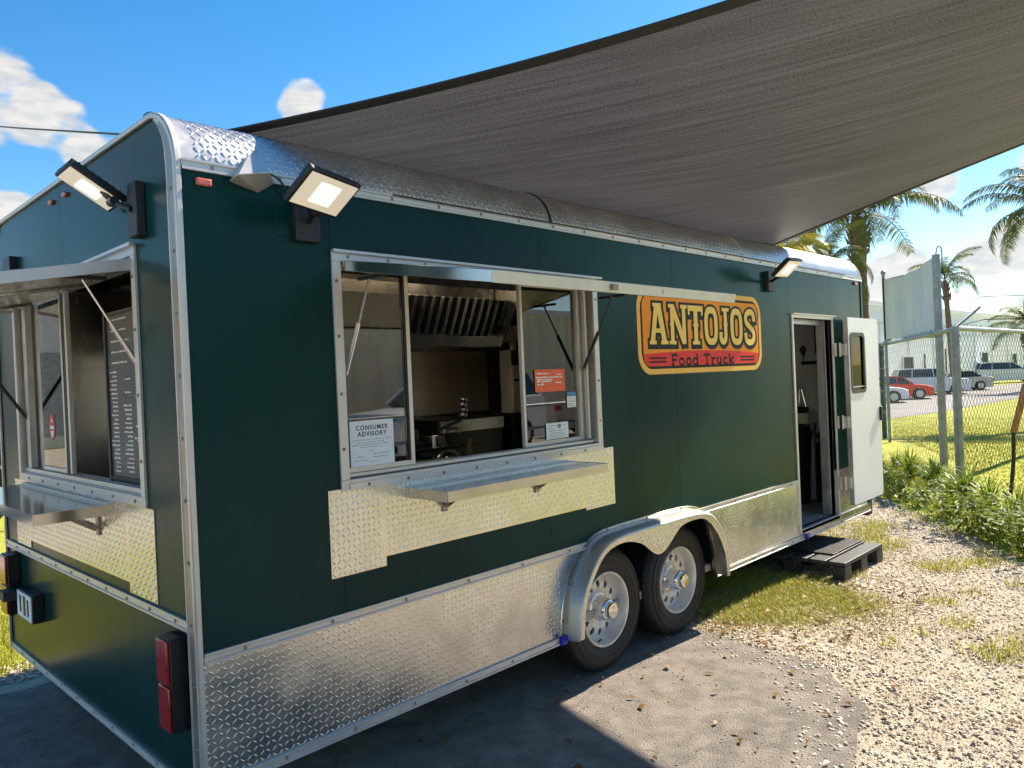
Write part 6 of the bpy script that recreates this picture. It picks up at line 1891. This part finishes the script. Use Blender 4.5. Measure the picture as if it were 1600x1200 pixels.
for i, (x, y, s_, row) in enumerate(places):
    e = bpy.data.objects.new('strappy_plant', None); COL.objects.link(e); e.location = (x, y, 0); e.rotation_euler = (0, 0, r_.uniform(0, 6.28)); e.scale = (s_, s_, s_)
    e.empty_display_size = .1
    side = 'row nearer the lawn' if row else 'row nearer the gravel'
    nth = ['first', 'second', 'third', 'fourth', 'fifth', 'sixth', 'seventh', 'eighth', 'ninth', 'tenth', 'eleventh', 'twelfth', 'thirteenth', 'fourteenth', 'fifteenth', 'sixteenth', 'seventeenth', 'eighteenth'][sum(1 for q in places[:i] if q[3] == row)]
    e['label'] = '%s strappy green clump from the gate, in the %s' % (nth, side); e['category'] = 'plant'; e['group'] = 'strappy plants in the border along the fence'
    pr = protos[i % 3]
    for me, nm in zip(pr, ('leaves', 'dead_leaves')):
        c = bpy.data.objects.new(nm, me); COL.objects.link(c); c.parent = e

def weed_mesh(seed):
    r = np.random.default_rng(seed); V = []; F = []
    for i in range(70):
        az = r.uniform(0, 2 * PI); rad = abs(r.normal(0, .12)); h = r.uniform(.03, .26); c = np.array([rad * math.cos(az), rad * math.sin(az), h])
        a = r.uniform(0, 2 * PI); t = r.uniform(-.5, .5); l = r.uniform(.03, .075); w_ = l * r.uniform(.35, .6)
        d = np.array([math.cos(a) * math.cos(t), math.sin(a) * math.cos(t), math.sin(t)]); n_ = np.array([-math.sin(a), math.cos(a), r.uniform(-.4, .4)])
        b0 = len(V); V += [tuple(c), tuple(c + d * l * .5 + n_ * w_ / 2), tuple(c + d * l + np.array([0, 0, -.01])), tuple(c + d * l * .5 - n_ * w_ / 2)]; F.append((b0, b0 + 1, b0 + 2, b0 + 3))
        if i % 3 == 0:
            b0 = len(V); q = np.array([rad * .4 * math.cos(az), rad * .4 * math.sin(az), 0]); V += [tuple(q + (-.002, 0, 0)), tuple(q + (.002, 0, 0)), tuple(c)]; F.append((b0, b0 + 1, b0 + 2))
    me = bpy.data.meshes.new('leaves'); me.from_pydata([tuple(map(float, v)) for v in V], [], F); me.materials.append(M['weedleaf']); return me
M['weedleaf'] = leafmat('weed_leaf', (.06, .11, .010), (.28, .34, .03), .65)
wm = [weed_mesh(200 + k) for k in range(3)]
WV = []; WF = []
for i in range(44):
    t = r_.random() * (len(line) - 1); k = int(t); p = line[k].lerp(line[min(k + 1, len(line) - 1)], t - k)
    x, y = p.x - .15 + r_.uniform(-.15, .35), p.y + r_.uniform(-.05, .25)
    q = r_.uniform(.8, 1.6); a = r_.uniform(0, 6.28); b0 = len(WV); me = wm[i % 3]
    WV += [(x + q * (v.co.x * math.cos(a) - v.co.y * math.sin(a)), y + q * (v.co.x * math.sin(a) + v.co.y * math.cos(a)), q * v.co.z) for v in me.vertices]
    WF += [tuple(b0 + k_ for k_ in p_.vertices) for p_ in me.polygons]
o = MB().add(WV, WF).build('undergrowth', M['weedleaf'], kind='stuff'); o['label'] = 'low leafy weeds filling the border along the fence'; o['category'] = 'weeds'
# palms ----------------------------------------------------------
def frond_mesh(Ln, droop, seed, m, width=.36, n=64):
    r = np.random.default_rng(seed); V = []; F = []
    pts = []; p = np.array([0., 0., 0.]); ang = R(52)
    for k in range(25):
        t = k / 24; pts.append(p.copy())
        a = ang - droop * t ** 1.2
        p = p + np.array([math.cos(a), 0, math.sin(a)]) * Ln / 24
    pts = np.array(pts)
    # rachis as thin triangular tube
    for k in range(25):
        w_ = .022 * (1 - k / 25) + .003
        V += [(pts[k][0], -w_, pts[k][2]), (pts[k][0], w_, pts[k][2]), (pts[k][0], 0, pts[k][2] + w_)]
    for k in range(24):
        for j in range(3): F.append((k * 3 + j, k * 3 + (j + 1) % 3, (k + 1) * 3 + (j + 1) % 3, (k + 1) * 3 + j))
    for i in range(n):
        t = .14 + .86 * (i + r.uniform(-.3, .3)) / n; t = min(max(t, .1), .999); k = t * 24; k0 = int(min(k, 23)); q = pts[k0] + (pts[k0 + 1] - pts[k0]) * (k - k0)
        d = (pts[min(k0 + 1, 24)] - pts[k0]); d /= np.linalg.norm(d)
        for sg in (-1, 1):
            l = width * (math.sin(PI * min(1, t * .9 + .08)) ** .6) * r.uniform(.8, 1.15) + .05
            lift = r.uniform(-.35, .25)
            dr = np.array([d[0] * .55, sg * 1.0, lift + d[2] * .5]); dr /= np.linalg.norm(dr)
            b0 = len(V); w_ = .010 + .006 * r.random()
            a0 = q; a1 = q + dr * l * .5 + np.array([0, 0, -.10 * l]); a2 = q + dr * l * .92 + np.array([0, 0, -.62 * l])
            s_ = d * w_
            V += [tuple(a0 - s_ * .6), tuple(a0 + s_ * .6), tuple(a1 - s_), tuple(a1 + s_), tuple(a2), tuple(a2 + s_ * .2)]
            F += [(b0, b0 + 1, b0 + 3, b0 + 2), (b0 + 2, b0 + 3, b0 + 5, b0 + 4)]
    me = bpy.data.meshes.new('frond'); me.from_pydata([tuple(map(float, v)) for v in V], [], F); me.materials.append(M[m])
    return me
FR = [frond_mesh(2.35, R(118), 1, 'frond'), frond_mesh(2.2, R(150), 2, 'frond'), frond_mesh(2.5, R(95), 3, 'frond')]
FRY = [frond_mesh(2.0, R(110), 4, 'frondyellow')]
def palm(loc, crown_z, label, s=1., tr=.17, n=22, seed=0, lean=(0, 0), yellow=False, boots=True, spread=85):
    r = random.Random(seed); zb = terr(loc[0])
    e = empty('palm_tree', (loc[0], loc[1], zb), label, 'palm tree', None)
    top = Vector((loc[0] + lean[0], loc[1] + lean[1], crown_z))
    base = Vector((loc[0], loc[1], zb)); k = 14
    mb = MB(); vv = []; nn = 14
    for i in range(k + 1):
        t = i / k; c = base.lerp(top, t) + Vector((lean[0] * .3 * math.sin(PI * t), 0, 0))
        rad = tr * (1.15 - .35 * t + (.45 * max(0, (t - .78)) / .22 if boots else 0) - (.5 * max(0, t - .95) / .05 if boots else 0))
        for j in range(nn):
            a = 2 * PI * j / nn; q = rad * (1 + .06 * math.sin(j * 5 + i * 3))
            vv.append(c + Vector((q * math.cos(a), q * math.sin(a), 0)))
    mb.add(vv, [(i * nn + j, i * nn + (j + 1) % nn, (i + 1) * nn + (j + 1) % nn, (i + 1) * nn + j) for i in range(k) for j in range(nn)])
    mb.build('trunk', M['trunk'], e, smooth=True)
    if boots:   # old leaf bases under the crown
        mb = MB()
        for i in range(40):
            a = r.uniform(0, 2 * PI); h_ = crown_z - r.uniform(.05, 1.1) * s; t = (h_ - zb) / (crown_z - zb); c = base.lerp(top, t); c.z = h_
            rr_ = tr * 1.1
            p0 = c + Vector((math.cos(a) * rr_, math.sin(a) * rr_, 0)); p1 = p0 + Vector((math.cos(a) * .10, math.sin(a) * .10, .22)) * s
            mb.tube([p0, p1], .045 * s, 4, r1=.01)
        mb.build('leaf_bases', M['trunk'], e)
    for i in range(n):
        me = (FRY if yellow else FR)[i % (1 if yellow else 3)]
        o = bpy.data.objects.new('frond', me); COL.objects.link(o); o.parent = e
        ring = i / n
        o.location = top - Vector((loc[0], loc[1], zb)) + Vector((0, 0, -.05 + .25 * (1 - ring)))
        pitch = R(-40 + spread * ring + r.uniform(-8, 8))
        o.rotation_euler = (r.uniform(-.25, .25), pitch, i * 2.399 + r.uniform(-.2, .2))
        q = s * r.uniform(.85, 1.1); o.scale = (q, q, q)
    return e
palm((19.45, 4.62), 5.45, 'large palm with shaggy crown rising behind the trailer nose', 1.0, .20, 28, 1, spread=74)
q = dirp(14.0, 0, 66); palm((q.x, q.y), 7.6, 'slender palm standing in front of the white warehouse', 1.35, .20, 20, 2, (-.1, .35))
palm((25.3, 1.55), 5.75, 'tall palm cut by the right edge of the picture', 1.0, .22, 26, 3)
palm((60.5, 8.3), 3.6, 'low distant palm above the parked cars at the right edge', 1.3, .2, 16, 4)
palm((13.4, 4.0), 3.55, 'yellowish young palm peeking over the trailer roof', .62, .10, 16, 5, yellow=True, boots=False)
palm((15.2, 4.35), 3.75, 'small green palm behind the middle of the roof edge', .55, .10, 16, 6, boots=False)
palm((16.8, 4.35), 3.85, 'small feathery palm just left of the large palm trunk', .60, .10, 16, 7, boots=False)
